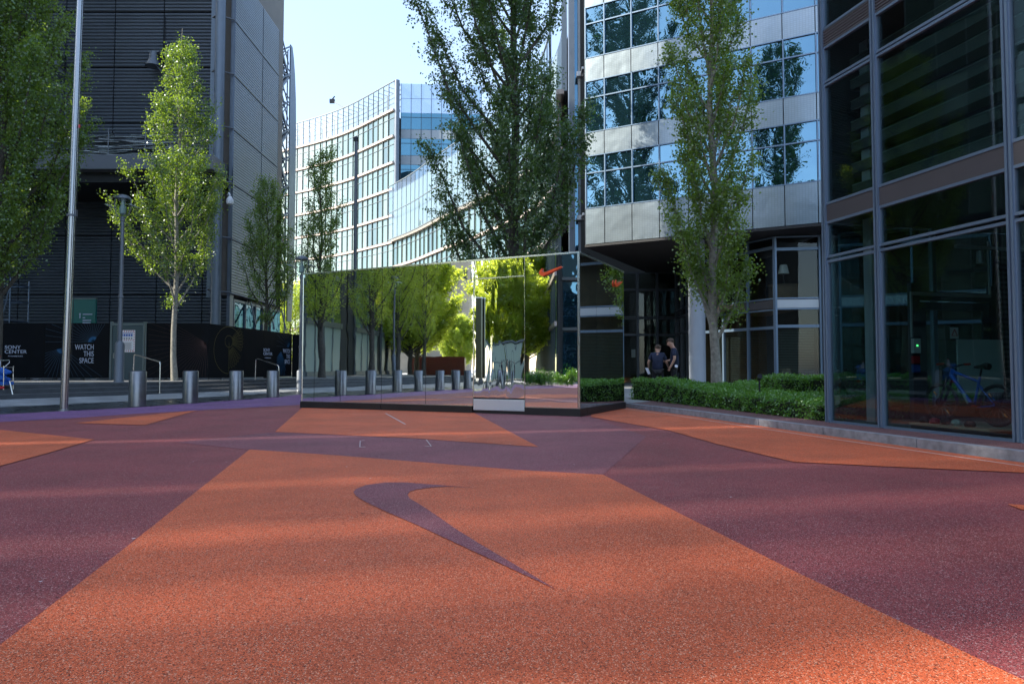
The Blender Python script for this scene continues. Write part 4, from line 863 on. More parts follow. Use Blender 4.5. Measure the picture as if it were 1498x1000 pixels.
wallbays(mo, (14.72, 30.5), (27.0, 24.0), 5, [(.14, 2.95), (3.0, 3.78), (4.25, 6.5), (6.55, 7.1)], M['g_lobby'], M['frame_blue'])
wallbays(mo, (12.15, 31.35), (14.05, 31.05), 1, [(.14, 2.95), (3.0, 3.78), (4.25, 6.5), (6.55, 7.1)], M['g_lobby'], M['frame_blue'])
b = MB()
for a, c, m_ in (((9.9, 35.6), (12.15, 31.35), 0), ((12.15, 31.35), (14.05, 31.05), 1), ((14.72, 30.5), (27, 24), 1)):
    a = Vector((*a, 0)); c = Vector((*c, 0)); t = (c - a).normalized(); nn = Vector((t.y, -t.x, 0)); b.m = m_; b.fbox(a, t, nn, .05, (c - a).length - .05, -.03, .05, 3.82, 4.2)
b.build('fascia', [M['brown'], M['fascia']], mo)
b = MB(); b.tube([(8.85, 32.6, .12), (8.85, 32.6, 7.18)], .39, 28); b.build('column', M['concrete'], mo, True)
b = MB(); b.box(14.1, 14.7, 30.6, 31.3, .12, 7.18); b.build('column', M['bluegrey'], mo)
b = MB(); b.box(3.3, 4.15, 36.2, 43, .12, 7.18); b.box(14.0, 14.1, 31.3, 44, .12, 7.1); b.build('side_wall', M['joint'], mo)
b = MB(); b.box(4.2, 15, 44.6, 44.8, .12, 7.1); b.box(4.2, 15, 43.1, 44.6, 3.16, 3.3); b.build('lobby_back_wall', M['wood'], mo)
b = MB(); b.box(10.6, 15, 37.5, 37.6, .12, 7.1); b.box(10.2, 15, 33.0, 37.5, 3.9, 4.1); b.build('room_back_wall', M['wood'], mo)
b = MB()
for i in range(34): z = .35 + i * .075; b.bar((12.35, 31.75, z), (13.95, 31.5, z), .05, .012)
b.build('blind', M['blind'], mo)
b = MB()
for i in range(34): z = .35 + i * .075; b.bar((14.9, 30.8, z), (27.1, 24.35, z), .05, .012)
b.build('blind', M['blind'], mo)
b = MB(); b.bar((14.8, 31.6, 3.6), (27.6, 24.9, 3.6), .1, 7.0); b.build('room_back_wall', M['wood'], mo)
b = MB()
for i in range(30): z = .35 + i * .085; b.bar((10.6, 34.9, z), (12.0, 32.1, z), .05, .012)
b.build('blind', M['blind_dk'], mo)
for x, y in ((5.3, 44.4), (7.2, 44.4), (8.6, 44.4)):
    b = MB(); b.lathe((x, y, .125), [(.09, 0), (.09, .08), (.07, .1)], 12); b.m = 0; t = b.build('floor_uplight', M['warm'], mo)
b = MB(); b.box(6.55, 6.8, 42.85, 42.87, 1.75, 2.25); b.box(7.5, 7.75, 42.85, 42.87, 1.75, 2.25); b.build('door_notice', M['blind'], mo)
tl = thing('table_lamp', 'table lamp with a pale shade behind the upper lobby window', 'lamp', (12.9, 32.4, 5.2))
b = MB(); b.lathe((12.95, 32.4, 5.55), [(.26, 0), (.16, .42)], 18); b.build('shade', M['paper'], tl, True); b = MB(); b.lathe((12.95, 32.4, 5.05), [(.12, 0), (.03, .05), (.03, .5)], 12); b.build('stand', M['cable'], tl, True)
sb = thing('sideboard', 'low wooden sideboard below the lamp behind the upper lobby window', 'sideboard', (12.9, 32.6, 4.1))
b = MB(); b.box(12.3, 13.6, 32.2, 32.8, 5.0, 5.05); b.build('top', M['wood'], sb); b = MB(); b.box(12.35, 13.55, 32.25, 32.75, 4.12, 4.99); b.build('cabinet', M['wood'], sb)

# ================================================================== GLASS SHOP BUILDING (right)
rb = thing('glass_shop_building', 'dark glass shop building with blue grey mullions at the right edge', 'building', (6.5, 9, .12))
RO = (5.3148, 11.4835); RU = (.25063, -.96808); RN = (-.96808, -.25063)
def rf(b_, s0, s1, d0, d1, z0, z1): return b_.fbox(RO, RU, RN, s0, s1, d0, d1, z0, z1)
rbay = [0.0, 1.15, 3.28, 5.41, 7.54, 9.67, 11.8, 13.9]
glz = [(.14, 2.80), (2.90, 3.46), (3.80, 5.80), (5.88, 6.45), (6.80, 8.85), (8.93, 9.5), (9.85, 11.9)]
for s0, s1 in zip(rbay, rbay[1:]):
    for z0, z1 in glz:
        b = MB(); rf(b, s0 + .03, s1 - .03, -.035, -.015, z0 + .005, z1 - .005); pn = b.build('window', M['g_right'], rb)
        b = MB(); w_ = .028; rf(b, s0 + .045, s1 - .045, -.04, .02, z0 - .03, z0 + .012); rf(b, s0 + .045, s1 - .045, -.04, .02, z1 - .012, z1 + .03); rf(b, s0 + .045, s0 + .06, -.038, .018, z0, z1); rf(b, s1 - .06, s1 - .045, -.038, .018, z0, z1); b.build('frame', M['frame_blue'], pn)
    for z0, z1, m_ in ((3.49, 3.77, 'brown'), (6.48, 6.77, 'brown'), (9.53, 9.82, 'brown')):
        b = MB()
        if z0 > 6: corr(b, RO, RU, RN, s0 + .01, s1 - .01, z0, z1, .045, .018)
        else: rf(b, s0 + .006, s1 - .006, -.1, .01, z0, z1)
        b.build('spandrel', M[m_], rb)
for s in rbay:
    b = MB(); rf(b, s - .045, s - .012, -.06, .045, .12, 12); rf(b, s + .012, s + .045, -.06, .045, .12, 12); rf(b, s - .012, s + .012, -.05, .02, .12, 12); b.build('mullion', M['frame_blue'], rb)
b = MB()
for z in (3.6, 6.62, 9.68): rf(b, .03, 13.8, -7, -.12, z - .1, z + .1)
b.build('floor_slab', M['dark_in'], rb)
b = MB(); rf(b, .03, 13.8, -7, -.05, .121, .132); b.build('shop_floor', M['floor_in'], rb)
b = MB(); rf(b, .0, 13.8, -7.2, -7.0, .12, 12); rf(b, 13.8, 14, -7, -.1, .12, 12); b.build('back_wall', M['dark_in'], rb)
b = MB(); rf(b, -.06, .0, -7, -.06, 3.5, 12.2); b.build('end_wall', M['dark_in'], rb)
for d0, d1 in ((-2.2, -.1), (-4.4, -2.25), (-6.9, -4.45)):
    b = MB(); rf(b, -.03, -.01, d0, d1, .14, 3.46); b.build('end_window', M['g_right'], rb)
b = MB()
for d in (-2.22, -4.42): rf(b, -.05, .03, d - .04, d + .04, .12, 3.5)
b.build('end_mullion', M['frame_blue'], rb)
b = MB(); rf(b, -.05, 14, -7.2, .05, 12.1, 12.4); b.build('roof', M['dark_in'], rb)
b = MB(); rf(b, .28, .46, -.75, -.5, .14, 3.5); rf(b, .28, .46, -.75, -.5, 3.75, 6.5); b.build('inner_column', M['concrete'], rb)
# upper floor: wide slanting fabric blinds, ceiling lamp
b = MB()
for i in range(7):
    z = 3.95 + i * .36; rf(b, .12, 3.2, -.75, -.45, z, z + .16)
b.build('roller_slat', M['blind_dk'], rb)
b = MB()
for i in range(7):
    z = 3.95 + i * .36; rf(b, .12, 3.2, -.455, -.44, z + .162, z + .175)
b.build('slat_edge', M['blind'], rb)
b = MB(); rf(b, 1.25, 3.2, -1.4, -1.36, 6.0, 6.04); rf(b, .3, 1.1, -.8, -.76, 6.1, 6.14); b.build('ceiling_rail', M['steel'], rb)
def rpt(s, d, z): return (RO[0] + RU[0] * s + RN[0] * d, RO[1] + RU[1] * s + RN[1] * d, z)
cl = thing('ceiling_lamp', 'round ceiling lamp inside the upper shop window', 'lamp', rpt(2.85, -1.2, 6.0))
b = MB(); b.lathe(rpt(2.85, -1.2, 5.98), [(.30, 0), (.31, .04), (.25, .09), (.06, .12), (.02, .3)], 24); b.build('shade', M['stone_sand'], cl, True)
# ground floor: door, notices, exit sign, board, display platform and the bicycle
def re(b_, t0, t1, e0, e1, z0, z1): return b_.fbox(RO, (-RN[0], -RN[1]), RU, t0, t1, e0, e1, z0, z1)
def ept(t_, e_, z): return (RO[0] - RN[0] * t_ + RU[0] * e_, RO[1] - RN[1] * t_ + RU[1] * e_, z)
b = MB(); re(b, 1.62, 1.80, .03, .12, .14, 2.5); re(b, 3.36, 3.48, .03, .12, .14, 2.5); re(b, 1.80, 3.36, .03, .12, 2.2, 2.36); b.build('inner_door_frame', M['frame_dark'], rb)
b = MB(); re(b, 1.82, 1.95, .05, .09, .16, 2.18); re(b, 3.2, 3.34, .05, .09, .16, 2.18); re(b, 1.95, 3.2, .05, .09, 2.04, 2.18); re(b, 1.95, 3.2, .05, .09, .16, .35); b.build('inner_door', M['frame_dark'], rb)
b = MB(); re(b, 3.5, 7, .02, .06, .14, 3.46); b.build('inner_wall', M['joint'], rb)
b = MB()
for i in range(30): re(b, 3.6, 5.6, .07, .09, .4 + i * .09, .44 + i * .09)
b.build('wall_blind', M['blind_dk'], rb)
b = MB(); re(b, 1.58, 1.61, .12, .15, 1.55, 2.28); re(b, 1.58, 3.3, .12, .15, 2.28, 2.34); re(b, 3.3, 3.33, .12, .15, 2.28, 3.3); re(b, 1.6, 4.5, 1.0, 1.04, 2.95, 3.0); b.build('cable_duct', M['fascia'], rb)
b = MB(); b.lathe(ept(2.1, 1.02, 2.72), [(.06, 0), (.05, .2)], 10); b.lathe(ept(3.6, 1.02, 2.74), [(.06, 0), (.05, .2)], 10); b.build('track_spot', M['fascia'], rb)
bo = MB(); re(bo, 2.36, 3.34, .3, .33, .60, 1.52); tag(bo.build('display_board', M['board']), 'pale blank board leaning on the inner door behind the bicycle', 'board')
ex = thing('exit_sign', 'small green and white emergency exit sign inside the shop', 'exit sign', ept(3.95, .5, 2.5))
b = MB(); re(b, 3.80, 4.08, .5, .53, 2.46, 2.66); b.build('housing', M['paper'], ex); b = MB(); re(b, 3.90, 4.06, .531, .535, 2.48, 2.64); b.build('green_field', M['green_exit'], ex)
b = MB(); re(b, 3.99, 4.01, .536, .539, 2.53, 2.61); b.quad(ept(3.96, .539, 2.55), ept(4.0, .539, 2.50), ept(4.04, .539, 2.55)); b.build('arrow', M['paper'], ex)
wn = thing('warning_notice', 'small white notice with a red triangle above the display board', 'notice', ept(2.5, .13, 1.5))
b = MB(); re(b, 2.42, 2.60, .125, .13, 1.54, 1.74); b.build('sheet', M['paper'], wn)
b = MB()
for p, q in (((2.45, 1.59), (2.57, 1.59)), ((2.57, 1.59), (2.51, 1.70)), ((2.51, 1.70), (2.45, 1.59))): b.bar(ept(p[0], .134, p[1]), ept(q[0], .134, q[1]), .014, .006)
b.build('triangle', M['red'], wn)
ac = thing('access_panel', 'white access control box with a green light above red and blue call buttons', 'control box', ept(1.64, .16, 1.2))
b = MB(); re(b, 1.58, 1.72, .125, .19, 1.28, 1.53); b.build('box', M['paper'], ac); b = MB(); re(b, 1.635, 1.66, .191, .196, 1.40, 1.42); b.build('indicator', M['led'], ac)
b = MB(); re(b, 1.58, 1.72, .125, .17, 1.10, 1.23); b.build('red_button', M['red'], ac); b = MB(); re(b, 1.58, 1.72, .125, .17, .95, 1.08); b.build('blue_button', M['blueprint'], ac)
pl = thing('display_platform', 'low dark display platform with a pale edge under the bicycle', 'platform', rpt(2.6, -.8, .13))
b = MB(); rf(b, 1.52, 2.76, -1.3, -.16, .133, .195); b.build('base', M['joint'], pl); b = MB(); rf(b, 1.5, 2.78, -1.32, -.14, .196, .225); bevel(b.build('top', M['plinth_w'], pl), .004)

# bicycle, built in its own plane: x forward, z up; true proportions at the scale of the shop
bk = thing('mountain_bike', 'blue mountain bike with red grips displayed behind the shop glass', 'bicycle', rpt(2.08, -.62, .227), math.atan2(-RU[1], -RU[0]))
S_k = .80
def P3(x, z, y=0): return (x * S_k, y * S_k, z * S_k)
def wheel(x, nm):
    t = bpy.data.objects.new(nm, None); C.objects.link(t); t.parent = bk; t.location = P3(x, .36); t.empty_display_size = .1
    ring = lambda r, n_=48: [(r * math.cos(2 * math.pi * k / n_) * S_k, 0, r * math.sin(2 * math.pi * k / n_) * S_k) for k in range(n_)]
    b_ = MB(); b_.tube(ring(.335), .027 * S_k * 1.1, 10, closed=True); b_.build('tyre', M['tyre'], t, True, False)
    b_ = MB(); b_.tube(ring(.305), .012 * S_k, 8, closed=True); b_.build('rim', M['cable'], t, True, False)
    b_ = MB()
    for k in range(28):
        a = 2 * math.pi * k / 28; b_.tube([(.03 * math.cos(a + .5 * (-1) ** k) * S_k, .02 * (-1) ** k, .03 * math.sin(a + .5 * (-1) ** k) * S_k), (.3 * math.cos(a) * S_k, 0, .3 * math.sin(a) * S_k)], .0014, 4, False)
    b_.build('spokes', M['steel'], t, False, False)
    b_ = MB(); b_.tube([(0, -.045, 0), (0, .045, 0)], .018, 10); b_.tube([(0, .03, 0), (0, .033, 0)], .07, 20); b_.build('hub', M['cable'], t, True, False)
    b_ = MB()
    for a in (.9, 4.0): b_.tube([(.14 * math.cos(a), 0, .14 * math.sin(a)), (.2 * math.cos(a), 0, .2 * math.sin(a))], .011, 6)
    b_.build('reflector', M['reflector'], t, False, False)
wheel(.58, 'front_wheel'); wheel(-.52, 'rear_wheel')
b = MB()
BBt = (-.08, .30); HT = (.33, .97); HB = (.37, .84); ST = (-.21, .84); RA = (-.52, .36)
b.tube([P3(*HT), P3(*HB)], .024, 12); b.tube([P3(.36, .86), P3(*BBt)], [.026, .028], 12); b.tube([P3(.34, .94), P3(-.19, .75)], .02, 12); b.tube([P3(*BBt), P3(*ST)], .018, 12)
for y in (-.05, .05):
    b.tube([P3(*BBt, y * .4), P3(*RA, y)], .010, 8); b.tube([P3(-.18, .70, y * .3), P3(*RA, y)], .008, 8)
b.build('frame', M['bike_blue'], bk, True, False)
b = MB()
for y in (-.06, .06): b.tube([P3(.39, .80, y), P3(.47, .62, y)], .017, 8); b.tube([P3(.47, .62, y), P3(.58, .36, y)], .022, 8)
b.tube([P3(.39, .80, -.06), P3(.41, .83, 0), P3(.39, .80, .06)], .022, 8); b.build('fork', M['cable'], bk, True, False)
b = MB(); b.tube([P3(-.21, .84), P3(-.25, 1.0)], .013, 8); b.build('seatpost', M['cable'], bk, True, False)
b = MB(); b.tube([P3(-.39, 1.01), P3(-.32, 1.025), P3(-.22, 1.015), P3(-.11, 1.005)], [.045, .05, .026, .014], 10); b.build('saddle', M['tyre'], bk, True, False)
b = MB(); b.tube([P3(.32, .98), P3(.36, 1.03)], .018, 8); b.tube([P3(.30, 1.06, -.30), P3(.35, 1.03, -.1), P3(.36, 1.03, .1), P3(.30, 1.06, .30)], .011, 8)
b.tube([P3(.40, 1.02, -.24), P3(.44, .99, -.14)], .006, 5); b.tube([P3(.40, 1.02, .24), P3(.44, .99, .14)], .006, 5); b.tube([P3(.38, 1.01, .1), P3(.52, .95, .05), P3(.50, .82, .02), P3(.42, .74, .03)], .004, 5); b.build('handlebar', M['cable'], bk, True, False)
for y0, y1 in ((-.36, -.24), (.24, .36)): b = MB(); b.tube([P3(.292, 1.062, y0), P3(.312, 1.058, y1)], .017, 10); b.build('grip', M['grip'], bk, True, False)
b = MB(); b.tube([(BBt[0] * S_k, .045, BBt[1] * S_k), (BBt[0] * S_k, .052, BBt[1] * S_k)], .075, 24); b.bar(P3(*BBt, -.07), P3(.05, .26, -.07), .02, .03); b.bar(P3(*BBt, .07), P3(-.21, .34, .07), .02, .03)
b.tube([P3(-.08, .39, .06), P3(-.52, .41, .06)], .005, 5); b.tube([P3(-.08, .21, .06), P3(-.5, .28, .06), P3(-.52, .31, .06)], .005, 5); b.build('drivetrain', M['cable'], bk, True, False)
for x, z, y in ((.05, .26, -.11), (-.21, .34, .11)): b = MB(); b.box((x - .05) * S_k, (x + .05) * S_k, (y - .04) * S_k, (y + .04) * S_k, (z - .012) * S_k, (z + .012) * S_k); b.build('pedal', M['grip'], bk, False, False)
b = MB(); b.tube([P3(.10, .53), P3(.0, .36)][::-1], .03, 12); b.tube([P3(.10, .53), P3(.12, .565)], .018, 10); b.build('water_bottle', M['frost'], bk, True, False)
bk2 = MB()
for i, (s, m_) in enumerate([(1.62, 1), (1.8, 0), (1.98, 1), (2.15, 2), (2.36, 1)]):
    bk2.m = m_; c0 = rpt(s, -.3, .226); bk2.lathe(c0, [(.06, 0), (.075, .03), (.05, .07), (.02, .085)], 12)
tag(bk2.build('tool_pouches', [M['red'], M['tyre'], M['frost']]), 'small cycling accessories lying on the display platform edge', 'accessories')

# ================================================================== TREES
def leaf_mesh(name, P, size, m, parent, rng, flat=.0, world_off=(0, 0, 0)):
    """One kite-shaped blade per point, each turned its own way; 'tone' varies by twig and by leaf."""
    n_ = len(P); nrm = rng.normal(size=(n_, 3)); nrm[:, 2] += flat; nrm /= np.linalg.norm(nrm, axis=1)[:, None]
    a = rng.normal(size=(n_, 3)); a[:, 2] -= .5; a -= nrm * (a * nrm).sum(1)[:, None]; a /= np.linalg.norm(a, axis=1)[:, None]; c = np.cross(nrm, a)
    L_ = (size * rng.uniform(.7, 1.25, n_))[:, None]; W_ = L_ * .42
    v = np.empty((n_, 4, 3)); v[:, 0] = P - a * L_ * .5; v[:, 1] = P - a * L_ * .12 + c * W_ + nrm * L_ * .06; v[:, 2] = P + a * L_ * .5; v[:, 3] = P - a * L_ * .12 - c * W_ + nrm * L_ * .06
    me = bpy.data.meshes.new(name); me.vertices.add(n_ * 4); me.vertices.foreach_set('co', v.reshape(-1).astype(np.float32))
    me.loops.add(n_ * 4); me.loops.foreach_set('vertex_index', np.arange(n_ * 4, dtype=np.int32)); me.polygons.add(n_)
    me.polygons.foreach_set('loop_start', np.arange(0, n_ * 4, 4, dtype=np.int32))
    me.update(calc_edges=True)
    return me

def put(me, name, m, parent, tone):
    at_ = me.attributes.new('tone', 'FLOAT', 'FACE'); at_.data.foreach_set('value', tone.astype(np.float32)); me.materials.append(m)
    o = bpy.data.objects.new(name, me); C.objects.link(o); o.parent = parent; return o

def tree(label, x, y, z, H, prof, nleaf=45000, seed=1, trunk_r=.14, crown0=2.4, limbs=46, leaf='leaf', size=.075, spread=.34, bark='bark', steep=2.2, lean=(0, 0), name='poplar_tree', group=None, twigs=26, leafspread=.155, irr=(.45, 1.18)):
    """Trunk, rising limbs and twigs; leaves sit round the twigs so that gaps stay open between limbs. prof: (height, half width, sideways shift)."""
    rng = np.random.default_rng(seed); t = thing(name, label, 'tree', (x, y, z), 0, group)
    hz = [p[0] for p in prof]; hr = [p[1] for p in prof]; hx = [p[2] if len(p) > 2 else 0 for p in prof]
    rad = lambda q: float(np.interp(q, hz, hr)); shx = lambda q: float(np.interp(q, hz, hx))
    b_ = MB(); nT = 14; tp = []
    for i in range(nT + 1):
        f = i / nT; tp.append(Vector((lean[0] * f + .06 * math.sin(i * 1.3 + seed), lean[1] * f + .05 * math.cos(i * 1.7 + seed), H * .97 * f)))
    b_.tube(tp, [max(.012, trunk_r * (1.25 if i == 0 else 1) * (1 - i / nT) ** .8) for i in range(nT + 1)], 12)
    def trunk_at(q): k = min(nT - 1e-6, max(0, q / (H * .97) * nT)); i = int(k); return tp[i].lerp(tp[i + 1], k - i)
    P = []; T_ = []
    for l in range(limbs):
        f = (l + rng.random()) / limbs; zs = crown0 * .8 + (H * .9 - crown0 * .8) * f ** 1.1
        az = l * 2.399 + rng.normal() * .35; rmaxf = rng.uniform(*irr)
        st = trunk_at(zs); rise = steep
        # climb until the envelope is met
        r_ = .05; q = zs
        for _ in range(60):
            q += .15 * rise / math.sqrt(1 + rise * rise) * 1.0; r_ += .15 / math.sqrt(1 + rise * rise)
            if q >= H * .99 or r_ >= rad(q) * rmaxf: break
        tipz = min(q, H); ln = tipz - zs
        if ln < .25: ln = .4; tipz = zs + ln
        end = Vector((trunk_at(tipz).x + shx(tipz) + r_ * math.cos(az), trunk_at(tipz).y + r_ * math.sin(az), tipz)); mid = st.lerp(end, .5) + Vector((math.cos(az) * .12 * r_, math.sin(az) * .12 * r_, -ln * .06))
        pts = [st, st.lerp(mid, .5) + Vector((0, 0, -.03)), mid, mid.lerp(end, .5) + Vector((rng.normal() * .04, rng.normal() * .04, 0)), end]
        r0 = max(.012, trunk_r * .42 * (1 - zs / H) ** .6); b_.tube(pts, [r0, r0 * .8, r0 * .6, r0 * .4, .006], 6, False)
        nt = max(6, int(twigs * (.5 + ln / 3))); tone_l = rng.normal() * .18
        for k in range(nt):
            g_ = rng.uniform(.18, 1.0) ** .8; kk = g_ * 3.999; i = int(kk); p0 = pts[i].lerp(pts[i + 1], kk - i)
            d = Vector((rng.normal() * .8 + math.cos(az) * .5, rng.normal() * .8 + math.sin(az) * .5, rng.uniform(.1, 1.3))).normalized(); tl = spread * rng.uniform(.5, 1.5); p1 = p0 + d * tl
            if k % 2 == 0: b_.tube([p0, p1], [.006, .003], 3, False)
            m_ = int(nleaf / (limbs * twigs * 1.25)) + 1; w_ = rng.uniform(.1, 1.1, m_)
            Q = np.array(p0)[None] + np.array(p1 - p0)[None] * w_[:, None] + rng.normal(size=(m_, 3)) * leafspread * rng.uniform(.45, 1.1)
            P.append(Q); T_.append(np.clip(.35 + tone_l + rng.normal(size=m_) * .22 + rng.normal() * .14, 0, 1))
    P = np.concatenate(P); T_ = np.concatenate(T_)
    b_.build('trunk', M[bark], t, True, False)
    put(leaf_mesh('crown', P, size, None, t, rng), 'crown', M[leaf], t, T_)
    return t

# central poplar behind the kiosk (rises out of the frame)
tree('big dark poplar rising just behind the mirrored kiosk, its top out of view', .1, 28.0, .1, 25, [(2.6, .9), (4.0, 2.5, -.7), (6.0, 3.2, -.7), (8.0, 3.3, -.7), (10.5, 2.8, -.5), (13.5, 3.2, -.3), (16.5, 4.2, -.6), (21, 2.9), (25, .3)], 70000, 12, .27, 2.4, 72, 'leaf_cool', .105, .55, 'bark_dk', 2.0, twigs=26, irr=(.35, 1.15))
tree('poplar with a pale speckled trunk growing out of the clipped hedge', 6.8, 22.9, .12, 20.5, [(2.0, .4), (2.8, .75), (3.7, 1.5, -.15), (4.7, 1.8, -.15), (6.4, 1.65), (8.2, 1.35, -.05), (10.5, 1.5, .05), (13, 1.6, .05), (15, 1.75), (17.5, 1.3), (20.5, .2)], 54000, 8, .165, 2.1, 60, 'leaf', .088, .36, 'bark', 2.4)
tree('sunlit yellow-green poplar beside the street lamp, in front of the hoarding', -14.35, 29.0, .52, 15.7, [(3.4, .35), (4.3, 1.1, -.25), (5.8, 2.0, -.7), (7.2, 2.5, -1.2), (8.4, 2.1, -.7), (9.4, 1.3, .35), (11, 1.2, .35), (12.6, .95, .2), (14.2, .5), (15.7, .15)], 33000, 21, .12, 3.6, 46, 'leaf', .082, .34, 'bark', 1.9)
tree('slender poplar standing against the side of the corrugated building', -13.65, 37.8, .52, 11.7, [(3.4, .3), (4.5, 1.1, .2), (6, 1.5, .2), (7.5, 1.3), (9, 1.0), (11.7, .1)], 20000, 33, .12, 3.4, 38, 'leaf', .08, .36, 'bark_dk', 2.2)
tree('poplar in front of the curved glass offices, left of the steel mast', -10.85, 38.5, .5, 13.9, [(2.6, .5), (3.6, 1.3, .15), (5.5, 1.5, .1), (8, 1.2), (10, 1.1), (12, .6), (13.9, .1)], 22000, 41, .13, 2.6, 38, 'leaf', .085, .38, 'bark_dk', 2.2)
tree('large bright poplar filling the left edge of the picture', -18.5, 24.4, .52, 17.0, [(2.8, .6), (4.2, 1.7), (6.5, 2.9), (9, 2.8), (11, 2.4), (13, 2.4), (15, 1.6), (17, .2)], 74000, 55, .22, 3.0, 60, 'leaf', .085, .42, 'bark_dk', 2.1)
# background greenery seen through the gap
for i, (x, y, H) in enumerate([(-21.5, 66, 8.5), (-16.5, 72, 9.0), (-27, 74, 9.5)]):
    tree(['low bright tree in the gap beside the clad building', 'low tree at the foot of the curved offices behind the poplar', 'farthest low tree in the gap between clad building and curved offices'][i], x, y, .5, H, [(1.5, 1.2), (3.5, 3.0), (6, 3.2), (8, 2.0), (9.5, .4)], 16000, 60 + i, .16, 1.5, 34, 'leaf_lime', .16, .7, 'bark_dk', 1.0, name='broadleaf_tree', leafspread=.35)

# trees that stand to the left and show in the mirror
pop = tree('reflected poplar with a stout trunk, first from the left in the kiosk mirror', -24.9, 9.35, .52, 15, [(3.0, .6), (4.5, 1.5), (7, 1.8), (10, 1.7), (13, 1.1), (15, .2)], 22000, 71, .19, 3.1, 46, 'leaf_lime', .09, .42, 'bark_dk', 1.9, group='poplars along the steps')
for i, (x, y, a, s) in enumerate([(-28.6, 4.4, 1.2, 1.02), (-33.4, -.2, 2.9, .95), (-36.4, -4.2, 4.1, .9)]):
    c = copy_tree(pop); c.location = (x, y, .52); c.rotation_euler = (0, 0, a); c.scale = (s, s, s)
    c['label'] = 'reflected poplar of the row along the steps, ' + ['second', 'third', 'fourth', 'fifth', 'sixth'][i] + ' from the left in the kiosk mirror'
lime = tree('sunlit broad tree reflected in the kiosk door', -46.5, -23.0, 0, 16.5, [(2.0, 1.6), (3.2, 4.2), (6, 5.4), (10, 5.2), (13.5, 3.8), (16.5, .5)], 52000, 81, .30, 2.8, 60, 'leaf_lime', .26, 1.0, 'bark_dk', .9, name='broadleaf_tree', group='sunlit trees across the square', leafspread=.30)
LL = ['in the middle of the kiosk mirror beside the poplar row', 'just left of the strip of sky in the kiosk mirror', 'low in the strip of sky before the stone tower', 'over the glass pavilion, behind a nearer one', 'just behind the glass pavilion, small', 'between kiosk door and right panel, far back', 'farthest back beyond the pale glass building', 'behind the reflected poplar trunks']
for i, (x, y, a, s) in enumerate([(-49.5, -10.4, 1.0, .95), (-58.5, -16.5, 2.2, .95), (-80.3, -37, 3.0, .6), (-52.5, -27.0, 4.0, .95), (-40, -16, 5.0, .75), (-58.0, -33.0, 5.6, 1.0), (-68, -44, .4, 1.1), (-63, -14.0, 1.9, .85)]):
    c = copy_tree(lime); c.location = (x, y, 0); c.rotation_euler = (0, 0, a); c.scale = (s, s, s); c['label'] = 'sunlit broad tree reflected ' + LL[i]

# ================================================================== HEDGES, BED, GARDEN SPOTS
def inside(poly, X, Y):
    r_ = np.zeros(len(X), bool); n_ = len(poly); j = n_ - 1
    for i in range(n_):
        xi, yi = poly[i]; xj, yj = poly[j]; c = ((yi > Y) != (yj > Y)) & (X < (xj - xi) * (Y - yi) / (yj - yi + 1e-12) + xi); r_ ^= c; j = i
    return r_
def hedge(label, poly, z0, topz, dens, seed, size=.042, fdens=1500):
    rng = np.random.default_rng(seed); t = thing('hedge', label, 'hedge', (poly[0][0], poly[0][1], z0))
    k = MB(); cx = sum(p[0] for p in poly) / len(poly); cy = sum(p[1] for p in poly) / len(poly)
    ins = [(cx + (p[0] - cx) * .985, cy + (p[1] - cy) * .985) for p in poly]; n_ = len(poly); b_ = MB()
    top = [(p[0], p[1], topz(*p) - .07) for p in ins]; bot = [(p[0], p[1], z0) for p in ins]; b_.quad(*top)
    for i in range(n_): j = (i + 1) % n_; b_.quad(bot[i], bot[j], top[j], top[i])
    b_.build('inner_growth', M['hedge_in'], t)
    x0, x1 = min(p[0] for p in poly), max(p[0] for p in poly); y0, y1 = min(p[1] for p in poly), max(p[1] for p in poly)
    N_ = int((x1 - x0) * (y1 - y0) * dens); X = rng.uniform(x0, x1, N_); Y = rng.uniform(y0, y1, N_); ok = inside(poly, X, Y); X, Y = X[ok], Y[ok]
    wav = .035 * np.sin(X * 4.1 + Y * 1.7) * np.sin(Y * 3.3) + .03 * np.sin(X * 9 + 1) * np.sin(Y * 7.7) + .02 * np.sin(X * 17) * np.cos(Y * 15)
    Z = np.array([topz(a, c) for a, c in zip(X, Y)]) + wav + rng.normal(size=len(X)) * .022 - rng.random(len(X)) ** 3 * .06
    P = [np.stack([X, Y, Z], 1)]; T_ = [np.clip(.55 + wav * 5 + rng.normal(size=len(X)) * .25, 0, 1)]
    for i in range(n_):
        a = np.array(poly[i]); c = np.array(poly[(i + 1) % n_]); L_ = np.linalg.norm(c - a)
        h_ = topz(*((a + c) / 2)) - z0; m_ = int(L_ * h_ * fdens); f = rng.random(m_); q = a[None] + (c - a)[None] * f[:, None]; tz = np.array([topz(*u) for u in q]); zz = z0 + (tz - z0) * rng.random(m_)
        nn = np.array([(c - a)[1], -(c - a)[0]]) / L_
        if (nn * (np.array([cx, cy]) - a)).sum() > 0: nn = -nn
        off_ = .03 * np.sin(f * L_ * 5 + zz * 9) + .03 * np.sin(f * L_ * 11 - zz * 14) + rng.normal(size=m_) * .028 + .01
        P.append(np.stack([q[:, 0] + nn[0] * off_, q[:, 1] + nn[1] * off_, zz], 1)); T_.append(np.clip(.3 + off_ * 5 + rng.normal(size=m_) * .22, 0, 1))
    P = np.concatenate(P) - np.array([poly[0][0], poly[0][1], z0])
    put(leaf_mesh('foliage', P, size, None, t, rng, .9), 'foliage', M['leaf_hedge'], t, np.concatenate(T_))
    return t
def tz(x, y):
    w_ = min(1, max(0, (x / y - .23) / .07)); return .43 + (.034 * (1 - w_) + .013 * w_) * (y - 11.7)
